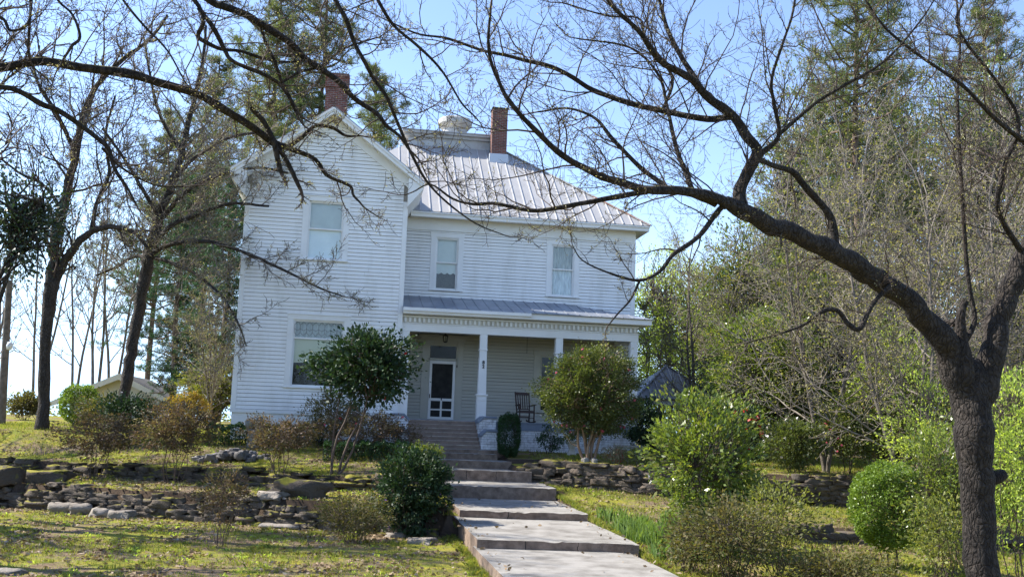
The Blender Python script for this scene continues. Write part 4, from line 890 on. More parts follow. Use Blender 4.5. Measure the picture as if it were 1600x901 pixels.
# lawn grass, weeds and leaf litter
l_gr = leafmat('grass_blade', [(.15, .21, .035), (.22, .26, .05), (.30, .27, .08), (.11, .16, .03)], .4, .6, .2)
l_str = leafmat('fallen_leaf', [(.20, .13, .07), (.30, .22, .14), (.12, .075, .045), (.40, .33, .25)], .1, .8, .2)
def inview(x, y, pad=60):
    d = Vector((x, y, -1.8)); f = d.dot(FW); px = 800+FPX*d.dot(CR)/f; return -pad < px < 1600+pad
G_, Lf = [], []
def onpath(x, y): return 2.55 < x < 6.0 and y < 34.6
n_try = 0
while len(G_) < 150000 and n_try < 900000:
    n_try += 1
    y = 14+28*random.random()**1.35; x = random.uniform(-13, 20)
    if onpath(x, y) or not inview(x, y): continue
    if x > -4.3 and x < 11 and y > 35.2: continue
    d_ = nz((x, y, 0), .55, 1)+.5*nz((x, y, 0), 1.6, 4)
    lowleft = x < 2.6 and y < yl1(x)
    a1, a2 = yl1(x), yl2(x)
    if x < 2.6 and abs(y-a1) < .25 or (x < 2.6 and a1 < y < a2): 
        if random.random() > .12: continue
    thr = .12 if lowleft else -.25
    if d_ < thr and random.random() > .12: continue
    G_.append((x, y, gh(x, y)-.005))
G_ = np.array(G_); near = rng.uniform(0, 1, len(G_)) < .5
blades(G_[near], .065, .011, l_gr, 'grass', 'short green grass over the terraced lawns', 'grass', .9, 'stuff')
blades(G_[~near], .04, .012, l_gr, 'grass', 'very short grass among the moss of the lawns', 'grass', .9, 'stuff')
tall = G_[(G_[:, 0] > 5.8) | (G_[:, 1] > 33)][::5]; blades(tall, .13, .013, l_gr, 'grass', 'longer grass tufts on the right lawns and by the house', 'grass', .7, 'stuff')
tf = []
while len(tf) < 1500:
    y = 14.5+19*random.random()**1.3; x = random.uniform(-11, 17)
    if inview(x, y) and not onpath(x, y) and nz((x, y, 0), .6, 31) > -.02: tf.append((x, y, gh(x, y)-.01))
tf = np.repeat(np.array(tf), 15, 0); tf[:, :2] += rng.normal(size=(len(tf), 2))*.045; blades(tf, .12, .010, l_gr, 'grass', 'scattered taller grass tufts in the lower lawns', 'grass', 1.0, 'stuff')
eg = []
for i in range(700):
    y = random.uniform(15, 31); x = (5.93 if y < 30 else 5.7)+abs(random.gauss(0, .1)) if random.random() < .55 else 2.58-abs(random.gauss(0, .1)); eg.append((x, y, max(gh(x, y), 0)-.01))
eg = np.repeat(np.array(eg), 12, 0); eg[:, :2] += rng.normal(size=(len(eg), 2))*.04; blades(eg, .13, .011, l_gr, 'grass', 'ragged grass growing against the edges of the path', 'grass', 1.1, 'stuff')
n_try = 0
while len(Lf) < 30000:
    y = 14+22*random.random()**1.3; x = random.uniform(-12, 18)
    if not inview(x, y) or onpath(x, y): continue
    band = x < 2.6 and (yl1(x)-1.3 < y < yl2(x)+.1)
    if not band and nz((x, y, 0), .7, 9) < .02 and random.random() > .16: continue
    Lf.append((x, y, gh(x, y)+random.uniform(.004, .03)))
for i in range(160):
    x = random.uniform(2.7, 5.9); y = random.uniform(15, 30)
    if random.random() < .75: x = random.choice((2.75, 5.75))+random.gauss(0, .12)
    for ya, zt in ((30.7, -1.36), (28.4, -1.70), (24.6, -2.07), (20.3, -2.27), (10, -2.47)):
        if y > ya: Lf.append((x, y, ZP(zt)+.045)); break
V_, F_, v_ = leaves(np.array(Lf), .085, .6, flat=.72, jit=.5); tag(raw('leaf_litter', V_, F_, l_str, None, v_), 'dry brown fallen leaves scattered over the moss and terraces', 'fallen leaves', kind='stuff')
Wd_ = []
while len(Wd_) < 700:
    y = 14.5+20*random.random()**1.3; x = random.uniform(-11, 17)
    if inview(x, y) and not onpath(x, y) and nz((x, y, 0), .8, 21) > .1: Wd_.append((x, y, gh(x, y)+.03))
Wd_ = np.repeat(np.array(Wd_), 9, 0)+rng.normal(size=(6300, 3))*np.array([.05, .05, .012]); V_, F_, v_ = leaves(Wd_, .07, .38, D=np.tile([[0, 0, .6]], (6300, 1))+rng.normal(size=(6300, 3))*.8)
tag(raw('weeds', V_, F_, l_new, None, v_), 'small bright green weeds sprouting through the lawns', 'weeds', kind='stuff')
# planter, bench, urn, chairs of stone
PL = empty('stone_planter', gp(893, 706, 33.6), 'pale hourglass shaped stone planter with a small plant, left of the camellia trunks', 'planter')
c0 = PL.location; b = MB(); b.lathe(c0, [(.20, 0), (.20, .05), (.14, .16), (.12, .24), (.19, .40), (.24, .46), (.24, .52), (.19, .52), (.15, .44)], 4, ax=Matrix.Rotation(Rd(45), 3, 'Z')); b.build('pedestal', mat('cast_stone', (.62, .58, .52), .85, c2=(.45, .41, .36), scale=6, bump=.4), PL, bevel=.01)
Cn = np.array(c0[:])+np.array([0, 0, .62])+rng.normal(size=(260, 3))*np.array([.16, .16, .08]); V_, F_, v_ = leaves(Cn, .08, .5); raw('plant', V_, F_, l_boxd, PL, v_)
BN = empty('stone_bench', gp(975, 708, 33.2), 'low grey stone bench under the dark bush by the porch corner', 'bench')
c0 = BN.location; m_bn = mat('bench_stone', (.36, .34, .31), .9, c2=(.25, .23, .2), scale=5, bump=.5)
b = MB(); b.box(c0.x-.35, c0.x+.7, c0.y-.2, c0.y+.2, c0.z+.36, c0.z+.44); b.build('seat', m_bn, BN, bevel=.015)
for dx in (-.2, .52):
    b = MB(); b.prism([(c0.x+dx-.1, c0.y-.15, c0.z-.05), (c0.x+dx+.1, c0.y-.15, c0.z-.05), (c0.x+dx+.06, c0.y-.15, c0.z+.18), (c0.x+dx+.1, c0.y-.15, c0.z+.359), (c0.x+dx-.1, c0.y-.15, c0.z+.359), (c0.x+dx-.06, c0.y-.15, c0.z+.18)], (0, .3, 0)); b.build('leg', m_bn, BN, bevel=.01)
c0 = at(398, 662, 33.9); UR = MB(); UR.lathe((c0.x, c0.y, c0.z), [(.05, -.30), (.17, -.28), (.20, -.2), (.17, -.1), (.13, 0), (.17, .12), (.21, .24), (.17, .3), (.1, .31)], 18, ax=Matrix.Rotation(Rd(78), 3, 'Y'))
for k in (): pass
UO = UR.build('fallen_urn', mat('mossy_cast_stone', (.22, .21, .17), .9, c2=(.13, .12, .09), scale=7, bump=.5), smooth=True); tag(UO, 'weathered stone urn lying on its side above the hedge', 'urn')
for dz in (0,):
    sb = MB(); sb.box(c0.x-.2, c0.x+.2, c0.y-.15, c0.y+.15, gh(c0.x, c0.y)-.1, c0.z-.17); tag(sb.build('stone_block', m_stonel, bevel=.02), 'squared stone block under the fallen urn', 'stone block')
# ------------------------------------------------------------------ trees
class Wood:
    def __init__(s): s.big = Tubes(); s.tw = Tubes(); s.tips = []
def catmull(P, k):
    P = [np.array(p, float) for p in P]; P = [2*P[0]-P[1]]+P+[2*P[-1]-P[-2]]; o = []; n = len(P)-3
    for i in range(k):
        u = i/(k-1)*n; j = min(int(u), n-1); t = u-j; a, b, c, d = P[j:j+4]
        o.append(.5*((2*b)+(-a+c)*t+(2*a-5*b+4*c-d)*t*t+(-a+3*b-3*c+d)*t**3))
    return o
def perp(d): 
    v = d.cross(rvec()); return v.normalized() if v.length > .01 else Vector((1, 0, 0))
def grow(Wd, p, d, L, r, lvl, P):
    n = P['seg'][lvl]; pts = [p.copy()]; d = d.copy(); h = L/(n-1); w = P['wander'][lvl]
    for i in range(n-1):
        d = (d+rvec()*w+Vector((0, 0, P['up'][lvl]))).normalized(); pts.append(pts[-1]+d*h*random.uniform(.8, 1.2))
    last = lvl == P['lv']-1; e = P['end'] if last else .35
    rad = [max(P.get('rmin', .002), r*(1-(1-e)*i/(n-1))) for i in range(n)]
    (Wd.big if lvl < P.get('bigl', 1) else Wd.tw).add(pts, rad, P['sides'][lvl])
    if last:
        if random.random() < P.get('tipp', .5): Wd.tips.append(pts[-1])
        if random.random() < P.get('tipp', .5)*.7: Wd.tips.append(pts[n//2])
        return
    c = P['ch'][lvl]; m = int(c*random.uniform(.7, 1.3)+.5); t0 = P['t0'][lvl]
    for i in range(m):
        t = t0+(1-t0)*(i+random.random())/m; q = t*(n-1); j = min(int(q), n-2); a = pts[j].lerp(pts[j+1], q-j)
        dd = (pts[j+1]-pts[j]).normalized(); an = Rd(random.uniform(*P['ang'])); nd = (dd*math.cos(an)+perp(dd)*math.sin(an)).normalized()
        grow(Wd, a, nd, L*P['ratio'][lvl]*random.uniform(.6, 1.25)*(1-.45*t), r*P['rr'][lvl]*(1-.4*t), lvl+1, P)
    if P.get('lead', 1): grow(Wd, pts[-1], d, L*P['ratio'][lvl]*.9, rad[-1], lvl+1, P)
def limb(Wd, pxs, P, k=None, rough=.0, sides=9, every=.3, Lr=(.5, 1.5), skip=0, twig=True, r1=.010, bias=None, wob=.5):
    """a limb traced as (px, py, distance, half width in px); side branches spring from it"""
    raw_ = []
    for px, py, Y, w in pxs: p = at(px, py, Y); dp = (p-Vector((0, 0, EZ))).dot(FW); raw_.append((p.x, p.y, p.z, .95*w*dp*dp/(p-Vector((0, 0, EZ))).length/FPX))
    k = k or max(8, len(pxs)*5); Q = catmull(raw_, k)
    pts = [Vector(q[:3]) for q in Q]; rad = [max(.003, q[3]) for q in Q]
    for i, p in enumerate(pts):
        if 0 < i < k-1: p += Vector([noise.noise(p*3+Vector((0, 0, j*9))) for j in range(3)])*rad[i]*wob
        rad[i] *= 1+.16*noise.noise(p*5)
    Wd.big.add(pts, rad, sides)
    if not twig: return pts
    tot = sum((b-a).length for a, b in zip(pts, pts[1:])); s = every*random.random(); acc = 0
    for i in range(k-1):
        l = (pts[i+1]-pts[i]).length
        while s < acc+l:
            f = (s-acc)/l; a = pts[i].lerp(pts[i+1], f); dd = (pts[i+1]-pts[i]).normalized(); t = s/tot
            if t >= skip:
                an = Rd(random.uniform(30, 75)); q = perp(dd); nd = dd*math.cos(an)+q*math.sin(an)+Vector((0, 0, .25))
                if bias: nd += Vector(bias)
                nd.normalize(); grow(Wd, a+nd*rad[i]*.5, nd, random.uniform(*Lr)*(1-.3*t), min(rad[i]*.5, r1), 0, P)
            s += every*random.uniform(.5, 1.5)
        acc += l
    if rad[-1] < .022: grow(Wd, pts[-1], (pts[-1]-pts[-2]).normalized(), Lr[0], rad[-1], 0, P)
    return pts
def finish(Wd, root, mb, mt, bud=None, bs=.02, nb=1, jit=.01, part='buds', aspect=.5):
    Wd.big.build('trunk', mb, root)
    if Wd.tw.g: Wd.tw.build('branches', mt, root)
    if bud is not None and Wd.tips:
        C = np.repeat(np.array([t[:] for t in Wd.tips]), nb, 0); C = C+rng.normal(size=C.shape)*jit
        V_, F_, v_ = leaves(C, bs, aspect); raw(part, V_, F_, bud, root, v_)
TW = dict(lv=3, seg=[7, 6, 5], wander=[.30, .34, .38], up=[.06, .07, .04], sides=[4, 3, 3], ch=[6.5, 5, 0], t0=[.2, .15, 0], ratio=[.48, .5, .5], rr=[.55, .6, .5], ang=(28, 70), end=.5, rmin=.0022, bigl=0, tipp=.5)
# --- big forked tree, right foreground
FT = Wood(); YT = 11.8
R1 = dict(every=.19, Lr=(.5, 1.5))
root = empty('forked_tree', at(1537, 1180, YT), 'large dark barked forked tree at the right edge, its long limb reaching over the house', 'tree')
z_g = gh(root.location.x, root.location.y)
limb(FT, [(1553, 1140, YT, 46), (1545, 1040, YT, 34), (1536, 901, YT, 30), (1530, 800, YT, 29), (1524, 720, YT, 31), (1522, 660, YT, 34), (1521, 615, YT, 30), (1522, 580, YT, 20), (1524, 560, YT, 8)], TW, 40, sides=22, twig=False, wob=.25)
limb(FT, [(1524, 660, YT, 26), (1505, 600, YT, 26), (1480, 545, YT, 24), (1430, 480, YT-.2, 20), (1390, 446, YT-.4, 19), (1340, 415, YT-.7, 18), (1290, 387, YT-1, 17), (1240, 365, YT-1.2, 16), (1200, 350, YT-1.3, 15.5), (1165, 333, YT-1.5, 14), (1130, 318, YT-1.6, 11)], TW, 60, sides=14, every=.4, Lr=(.4, 1.2), skip=.35)
limb(FT, [(1135, 320, 10.2, 10), (1090, 303, 10, 8.5), (1008, 295, 9.7, 7), (955, 280, 9.5, 6), (912, 263, 9.3, 5.5), (877, 241, 9.2, 5), (845, 213, 9.0, 4.6), (799, 163, 8.8, 4), (781, 131, 8.8, 3.2), (763, 78, 8.7, 2.6), (767, 10, 8.6, 2)], TW, 50, **R1)
limb(FT, [(1120, 318, 10.2, 8), (1062, 297, 10.2, 6), (1000, 301, 10.2, 5), (940, 312, 10.1, 4.3), (880, 323, 10, 3.8), (834, 329, 10, 3.4), (776, 318, 10, 2.8), (739, 319, 10, 2.4), (706, 310, 10, 2), (673, 288, 10, 1.5), (645, 300, 10, 1)], TW, 50, **{**R1, 'every': .26})
limb(FT, [(1160, 335, 10.4, 12), (1157, 302, 10.4, 11), (1167, 273, 10.4, 10), (1182, 240, 10.4, 9.5), (1167, 213, 10.4, 8.5), (1145, 183, 10.4, 8), (1100, 143, 10.3, 7), (1076, 121, 10.2, 6), (1033, 96, 10, 5.2), (1001, 53, 9.8, 4.2), (959, 11, 9.6, 3.4), (930, -30, 9.5, 2.6)], TW, 55, **R1)
limb(FT, [(1145, 183, 10.4, 6), (1100, 185, 10.6, 5.5), (1040, 174, 10.8, 5), (990, 163, 10.9, 4.8), (937, 146, 11, 4.4), (895, 121, 11, 4), (856, 103, 11, 3.6), (799, 89, 11, 3), (749, 78, 11, 2.6), (699, 60, 11, 2.2), (653, 53, 11, 1.6), (600, 30, 11, 1.2)], TW, 50, **R1)
limb(FT, [(1100, 143, 10.3, 5), (1076, 107, 10.5, 4.5), (1047, 57, 10.6, 4), (1033, 10, 10.7, 3), (1020, -30, 10.7, 2)], TW, **R1)
limb(FT, [(1035, 174, 10.8, 3), (1050, 120, 11, 2.8), (1010, 70, 11, 2.3), (1000, 30, 11.2, 2), (950, 25, 11.2, 1.6), (880, 5, 11.2, 1.3)], TW, **R1)
limb(FT, [(1050, 298, 10.2, 4.5), (1010, 270, 10.4, 4), (960, 220, 10.5, 3.3), (930, 185, 10.6, 2.6), (890, 170, 10.7, 2), (840, 175, 10.8, 1.4)], TW, **R1)
limb(FT, [(1085, 303, 10.2, 4.5), (1060, 240, 10.4, 4), (1045, 180, 10.6, 3), (1030, 120, 10.7, 2.3), (985, 75, 10.8, 1.8), (900, 60, 10.9, 1.2)], TW, **R1)
limb(FT, [(1185, 245, 10.4, 5.5), (1217, 211, 10.3, 4), (1209, 160, 10.2, 3), (1207, 117, 10.1, 2.6), (1237, 27, 10, 2.2), (1245, -30, 10, 1.8)], TW, **R1)
limb(FT, [(1217, 211, 10.3, 3.4), (1263, 170, 10.2, 3), (1313, 137, 10.1, 2.8), (1380, 97, 10, 2.3), (1433, 40, 9.9, 1.7), (1460, 0, 9.9, 1.3)], TW, **R1)
limb(FT, [(1185, 250, 10.4, 5), (1220, 262, 10.8, 4.5), (1243, 272, 11, 6), (1262, 298, 11.1, 6), (1298, 340, 11.2, 6.5), (1308, 392, 11.2, 7)], TW, every=.3, Lr=(.4, 1))
limb(FT, [(1136, 316, 10.2, 5), (1118, 334, 10.2, 4.5), (1090, 370, 10.1, 4), (1052, 398, 10, 3.6), (1030, 425, 9.9, 3.2), (1000, 438, 9.8, 2.6), (955, 428, 9.8, 1.8), (912, 408, 9.8, 1.2), (895, 385, 9.8, .9)], TW, every=.35, Lr=(.3, .7))
limb(FT, [(1000, 438, 9.8, 2.2), (985, 468, 9.8, 1.8), (965, 490, 9.8, 1.5), (950, 508, 9.8, 1)], TW, every=.5, Lr=(.2, .4))
limb(FT, [(1522, 650, YT, 26), (1545, 580, YT, 24), (1556, 520, YT, 21), (1575, 465, YT, 20), (1598, 410, YT, 19), (1630, 340, YT, 17), (1680, 240, YT, 14), (1710, 100, YT, 9)], TW, 50, sides=14, every=.35, Lr=(.7, 1.6), skip=.4)
limb(FT, [(1520, 640, YT, 22), (1512, 590, YT-.1, 17), (1505, 545, YT-.1, 13), (1502, 500, YT-.1, 9), (1508, 470, YT-.1, 7)], TW, 24, sides=11, twig=False)
limb(FT, [(1505, 540, YT-.1, 6), (1522, 500, YT, 4.5), (1512, 430, YT, 4), (1506, 350, YT, 3.6), (1500, 250, YT, 3.2), (1496, 150, YT, 2.8), (1500, 60, YT, 2.4), (1492, -20, YT, 1.8)], TW, **{**R1, 'every': .3})
limb(FT, [(1398, 440, 11.2, 5), (1368, 470, 11.1, 4), (1345, 512, 11, 5), (1325, 505, 11, 4.5), (1308, 485, 11, 4), (1285, 487, 11, 3.5), (1255, 508, 11, 2.6), (1215, 522, 11, 2), (1170, 534, 11, 1.3)], TW, every=.3, Lr=(.3, .8))
limb(FT, [(1506, 500, YT, 7), (1470, 505, YT+.3, 8), (1420, 485, YT+.6, 6), (1390, 470, YT+.8, 4)], TW, every=.3, Lr=(.4, .9))
limb(FT, [(1600, 400, YT, 6), (1560, 330, YT-.4, 4.5), (1570, 260, YT-.6, 4), (1590, 180, YT-.7, 3.4), (1500, 50, YT-1, 2.6), (1505, 0, YT-1, 2)], TW, **R1)
limb(FT, [(1665, 270, YT, 7), (1560, 190, YT-1, 4), (1500, 130, YT-1.2, 3.4), (1440, 90, YT-1.4, 2.8), (1380, 40, YT-1.4, 2.2), (1340, -20, YT-1.4, 1.6)], TW, **R1)
# knot on the trunk
limb(FT, [(1545, 748, YT, 14), (1558, 745, YT, 13), (1568, 742, YT, 10), (1574, 741, YT, 5)], TW, 10, sides=12, twig=False)
finish(FT, root, bark_m, twig_b, l_bud, .022, 1, .008)
# --- tree whose limbs hang in from the upper left
LT = Wood(); root = empty('overhanging_tree', at(-430, 1200, 8.2), 'mossy dark limbs of a near tree hanging into view from the upper left', 'tree')
limb(LT, [(-430, 1300, 8.2, 60), (-420, 1000, 8.2, 48), (-410, 700, 8.2, 45), (-380, 450, 8.2, 44), (-330, 250, 8.2, 36)], TW, 24, sides=14, twig=False)
R2 = dict(every=.2, Lr=(.35, 1.0), r1=.008)
limb(LT, [(-360, 350, 8.2, 26), (-250, 190, 8.3, 18), (-120, 115, 8.6, 12), (0, 104, 9, 9), (60, 96, 9.1, 8), (130, 105, 9.3, 8), (200, 113, 9.5, 8), (243, 127, 9.6, 7.5), (293, 143, 9.8, 7), (333, 163, 10, 7), (380, 190, 10.2, 6.8), (427, 223, 10.4, 6), (447, 230, 10.5, 5), (490, 247, 10.6, 3.6), (510, 273, 10.7, 3.2), (546, 290, 10.8, 2.6), (552, 305, 10.8, 2.2), (563, 317, 10.8, 1.6)], TW, 80, sides=10, **R2)
limb(LT, [(392, 168, 10.2, 3.5), (412, 190, 10.3, 4.5), (427, 223, 10.3, 5), (434, 250, 10.3, 4.5), (440, 271, 10.3, 3.6)], TW, 16, every=.5, Lr=(.2, .4))
limb(LT, [(430, 225, 10.4, 4.5), (445, 248, 10.4, 4.3), (457, 270, 10.4, 4), (468, 293, 10.4, 3.2)], TW, 14, every=.5, Lr=(.2, .4))
limb(LT, [(447, 232, 10.5, 4), (473, 213, 10.5, 3.5), (493, 197, 10.5, 3), (520, 200, 10.5, 3.2), (540, 212, 10.5, 2.4), (562, 212, 10.5, 1.4)], TW, **{**R2, 'Lr': (.2, .5)})
limb(LT, [(-330, 260, 8.2, 20), (-150, -60, 8.5, 12), (100, -110, 8.8, 9), (250, -60, 9.2, 8), (327, 0, 9.4, 7), (350, 10, 9.4, 6.8), (387, 23, 9.5, 6.5), (417, 43, 9.6, 6.3), (453, 67, 9.7, 6), (480, 93, 9.8, 5.5), (527, 127, 9.9, 5), (553, 153, 10, 4.5), (587, 177, 10, 3.8), (603, 197, 10, 3.3), (625, 213, 10, 2.8), (640, 235, 10, 2)], TW, 80, sides=9, **{**R2, 'skip': .35})
limb(LT, [(250, -60, 9.2, 5), (303, 0, 9.3, 4.2), (315, 20, 9.3, 4), (317, 37, 9.3, 3.8), (310, 57, 9.4, 4), (322, 66, 9.4, 3.8), (347, 77, 9.5, 3.4), (377, 80, 9.6, 3), (407, 90, 9.7, 2.8), (440, 97, 9.8, 2.2), (480, 95, 9.9, 1.6)], TW, 40, **R2)
limb(LT, [(310, 13, 9.3, 4), (333, 43, 9.3, 4), (350, 77, 9.4, 3.8), (360, 93, 9.4, 3.6), (387, 107, 9.5, 3.4), (413, 117, 9.6, 3.4), (433, 128, 9.7, 3.3), (447, 145, 9.7, 3), (460, 170, 9.8, 2.6), (466, 185, 9.8, 2)], TW, 40, **R2)
limb(LT, [(407, 40, 9.6, 3), (417, 70, 9.6, 3), (430, 97, 9.6, 2.8), (440, 127, 9.7, 2.8), (457, 160, 9.8, 2.4)], TW, **{**R2, 'every': .35})
limb(LT, [(440, 128, 9.7, 2.6), (470, 112, 9.8, 2.4), (500, 104, 9.9, 2), (540, 75, 10, 1.8), (585, 60, 10, 1.4)], TW, **R2)
limb(LT, [(505, -60, 8.8, 4.5), (523, 0, 8.8, 4.2), (540, 30, 8.8, 4), (553, 67, 8.9, 3.8), (570, 97, 8.9, 3.4), (583, 123, 9, 3.2), (603, 150, 9, 3), (620, 190, 9.1, 2.8), (643, 240, 9.2, 2.4), (668, 285, 9.3, 2), (700, 318, 9.4, 1.6), (745, 350, 9.4, 1.2), (790, 368, 9.4, .8)], TW, 60, **{**R2, 'every': .22, 'Lr': (.3, .9)})
limb(LT, [(560, -60, 8.6, 3.4), (590, 0, 8.6, 3), (615, 40, 8.7, 2.6), (650, 70, 8.7, 2.4), (690, 110, 8.8, 2), (720, 160, 8.9, 1.6), (745, 185, 9, 1.1)], TW, **R2)
limb(LT, [(-360, 360, 8.2, 20), (-200, 190, 8.3, 10), (-80, 140, 8.4, 6.5), (0, 137, 8.6, 5.5), (30, 143, 8.7, 5), (67, 163, 8.8, 5.5), (93, 173, 8.9, 5), (127, 197, 9, 4.6), (157, 220, 9, 4.4), (170, 234, 9, 4), (180, 265, 9, 3.4), (200, 295, 9, 2.6), (212, 318, 9, 1.8)], TW, 60, **R2)
limb(LT, [(38, -60, 8.8, 3.4), (47, 0, 8.8, 2.8), (46, 40, 8.8, 2.6), (45, 88, 8.9, 2.2)], TW, **R2)
limb(LT, [(70, -40, 8.8, 2.8), (90, 0, 8.8, 2.4), (113, 23, 8.8, 2.3), (125, 58, 8.8, 2.6), (112, 72, 8.8, 3)], TW, **R2)
limb(LT, [(-60, 20, 8.6, 4), (0, 27, 8.7, 3), (17, 48, 8.7, 2.8), (43, 37, 8.7, 2.4), (50, 0, 8.8, 1.8)], TW, **R2)
limb(LT, [(170, -40, 8.9, 2.6), (195, 5, 8.9, 2.3), (230, 45, 9, 2), (262, 80, 9, 1.7), (290, 130, 9, 1.2)], TW, **R2)
limb(LT, [(160, 232, 9, 2.4), (190, 262, 9.3, 2), (240, 288, 9.4, 1.7), (290, 292, 9.5, 1.2)], TW, **R2)
finish(LT, root, bark_m, twig_b, l_bud, .02, 1, .008)
# --- two mid distance trunks, left of the house
TM = dict(lv=3, seg=[7, 6, 5], wander=[.26, .32, .36], up=[.05, .05, .03], sides=[4, 3, 3], ch=[8, 6, 0], t0=[.15, .12, 0], ratio=[.5, .5, .5], rr=[.5, .55, .5], ang=(28, 68), end=.55, rmin=.008, bigl=0, tipp=.6)
A = Wood(); ya = 36.5; root = empty('bare_tree', gp(66, 672, ya), 'dark leafless tree with a knot where it forks, leftmost large trunk', 'tree')
RM = dict(every=.46, Lr=(1.4, 3.6), r1=.045)
limb(A, [(62, 690, ya, 15), (65, 668, ya, 12.5), (67, 640, ya, 11), (68, 600, ya, 10.5), (72, 520, ya, 10.5), (77, 470, ya, 12), (80, 440, ya, 13)], TM, 24, sides=12, twig=False, wob=.3)
limb(A, [(79, 450, ya, 10), (86, 380, ya, 9.5), (95, 330, ya, 8.5), (107, 290, ya+.3, 7.5), (120, 230, ya+.5, 6.5), (130, 180, ya+.7, 5.5), (150, 135, ya+.8, 4.5), (190, 95, ya+1, 3.8), (235, 60, ya+1, 3), (262, 25, ya+1.2, 2.2)], TM, 44, **RM)
limb(A, [(82, 445, ya, 8), (98, 415, ya, 7.5), (120, 382, ya-.3, 7), (143, 362, ya-.5, 6), (165, 355, ya-.7, 5), (192, 356, ya-.9, 4.3), (215, 368, ya-1, 3.6), (234, 392, ya-1.2, 2.4)], TM, 36, **{**RM, 'Lr': (.8, 2.0)})
limb(A, [(143, 362, ya-.5, 4), (150, 320, ya-.3, 3.4), (170, 270, ya, 3), (165, 210, ya, 2.4), (180, 150, ya, 1.8)], TM, **RM)
limb(A, [(118, 240, ya+.5, 4), (90, 180, ya, 3.4), (60, 130, ya, 2.6), (40, 60, ya, 2)], TM, **RM)
limb(A, [(96, 330, ya, 4), (70, 290, ya, 3), (30, 270, ya, 2.4), (-20, 230, ya, 1.8)], TM, **RM)
finish(A, root, bark_d, twig_b, l_bud, .05, 1, .03)
B = Wood(); yb = 37.0; root = empty('bare_tree', gp(190, 690, yb), 'dark leaning leafless tree beside the white wing, its pale twigs crossing the wall', 'tree')
limb(B, [(186, 690, yb, 13), (190, 645, yb, 10.5), (200, 580, yb, 10), (210, 520, yb, 10), (220, 465, yb, 10), (231, 410, yb, 10.5), (240, 372, yb, 9.5), (253, 325, yb, 8), (268, 290, yb, 7), (284, 240, yb, 6), (292, 200, yb, 5), (305, 150, yb, 4), (318, 90, yb, 3), (322, 40, yb, 2)], TM, 70, sides=12, **{**RM, 'skip': .5})
for Q in ([(238, 385, yb, 5), (268, 352, yb-.6, 4.2), (310, 335, yb-1.2, 3.6), (360, 318, yb-1.8, 2.8), (420, 322, yb-2.3, 2)], [(236, 395, yb, 5), (275, 380, yb-.8, 4), (330, 378, yb-1.6, 3.4), (390, 398, yb-2.2, 2.8), (440, 420, yb-2.6, 2.2), (500, 450, yb-3, 1.6), (535, 462, yb-3, 1)],
          [(246, 350, yb, 4.5), (290, 300, yb-.8, 3.6), (340, 275, yb-1.6, 3), (400, 262, yb-2, 2.4), (450, 270, yb-2.2, 1.8)], [(265, 295, yb, 4), (300, 250, yb+.4, 3.4), (360, 215, yb+.8, 2.6), (420, 205, yb+1, 2)],
          [(232, 405, yb, 4), (212, 400, yb+.5, 3.2), (180, 418, yb+1, 2.6), (150, 430, yb+1.2, 1.8)], [(250, 340, yb, 4), (225, 300, yb-.5, 3.4), (195, 250, yb-1, 2.6), (160, 200, yb-1.4, 2)],
          [(236, 400, yb, 3.6), (290, 420, yb-1.2, 3), (340, 455, yb-2, 2.4), (370, 500, yb-2.4, 1.8), (385, 540, yb-2.5, 1.2)], [(285, 240, yb, 3.6), (250, 180, yb, 3), (235, 120, yb, 2.4), (225, 60, yb, 1.8)]):
    limb(B, Q, TM, every=.34, Lr=(.8, 2.3), r1=.024)
finish(B, root, bark_d, twig_g, l_bud, .05, 1, .03)
# --- generic leafless tree meshes
def bare_tree(name, label, base, h, r, mb, mt, P, bud=None, group=None, lean=(0, 0), stems=1, nb=1, bs=.06):
    Wd = Wood(); root = empty(name, base, label, 'tree', group)
    for s in range(stems):
        d = Vector((lean[0]+random.uniform(-.2, .2)*(stems > 1)*1.3, lean[1]+random.uniform(-.2, .2)*(stems > 1), 1)).normalized()
        grow(Wd, Vector(base)-Vector((0, 0, .2)), d, h*random.uniform(.8, 1), r, 0, P)
    finish(Wd, root, mb, mt, bud, bs, nb, .05); return root
def clone(root, loc, rz, sc, label, group=None):
    r = root.copy(); COL.objects.link(r); r.location = loc; r.rotation_euler = (0, 0, rz); r.scale = (sc, sc, sc); r['label'] = label
    if group: r['group'] = group
    for c in root.children:
        k = c.copy(); COL.objects.link(k); k.parent = r; k.matrix_parent_inverse = c.matrix_parent_inverse
    return r
PB = dict(lv=4, seg=[12, 8, 6, 4], wander=[.05, .16, .24, .3], up=[.02, .10, .08, .05], sides=[9, 5, 3, 3], ch=[17, 8, 6, 0], t0=[.28, .15, .1, 0], ratio=[.42, .42, .45, .5], rr=[.42, .5, .55, .5], ang=(25, 58), end=.5, rmin=.010, bigl=1, tipp=.5)
FB = 'leafless trees behind the left lawn'
bt = [bare_tree('bare_tree', 'slender grey leafless tree on the skyline, first from the left edge', (at(50, 650, 60).x, 60, ZP(-.6)), 12, .09, twig_g, twig_g, {**PB, 'rmin': .014, 'ch': [9, 5, 4, 0]}, None, FB, stems=2)]
for i, (px, Y, s, lb) in enumerate([(112, 66, 1.1, 'slender grey leafless tree between the forked trunk and the round boxwood'), (150, 62, 1.15, 'slender grey leafless tree rising behind the round boxwood'), (175, 72, 1.25, 'tall thin leafless tree behind the left slope of the cream garage'), (-20, 64, 1.1, 'slender leafless tree at the left edge behind the pole')]):
    clone(bt[0], (at(px, 650, Y).x, Y, ZP(-.8)), 1.3*i+.7, s, lb, FB)
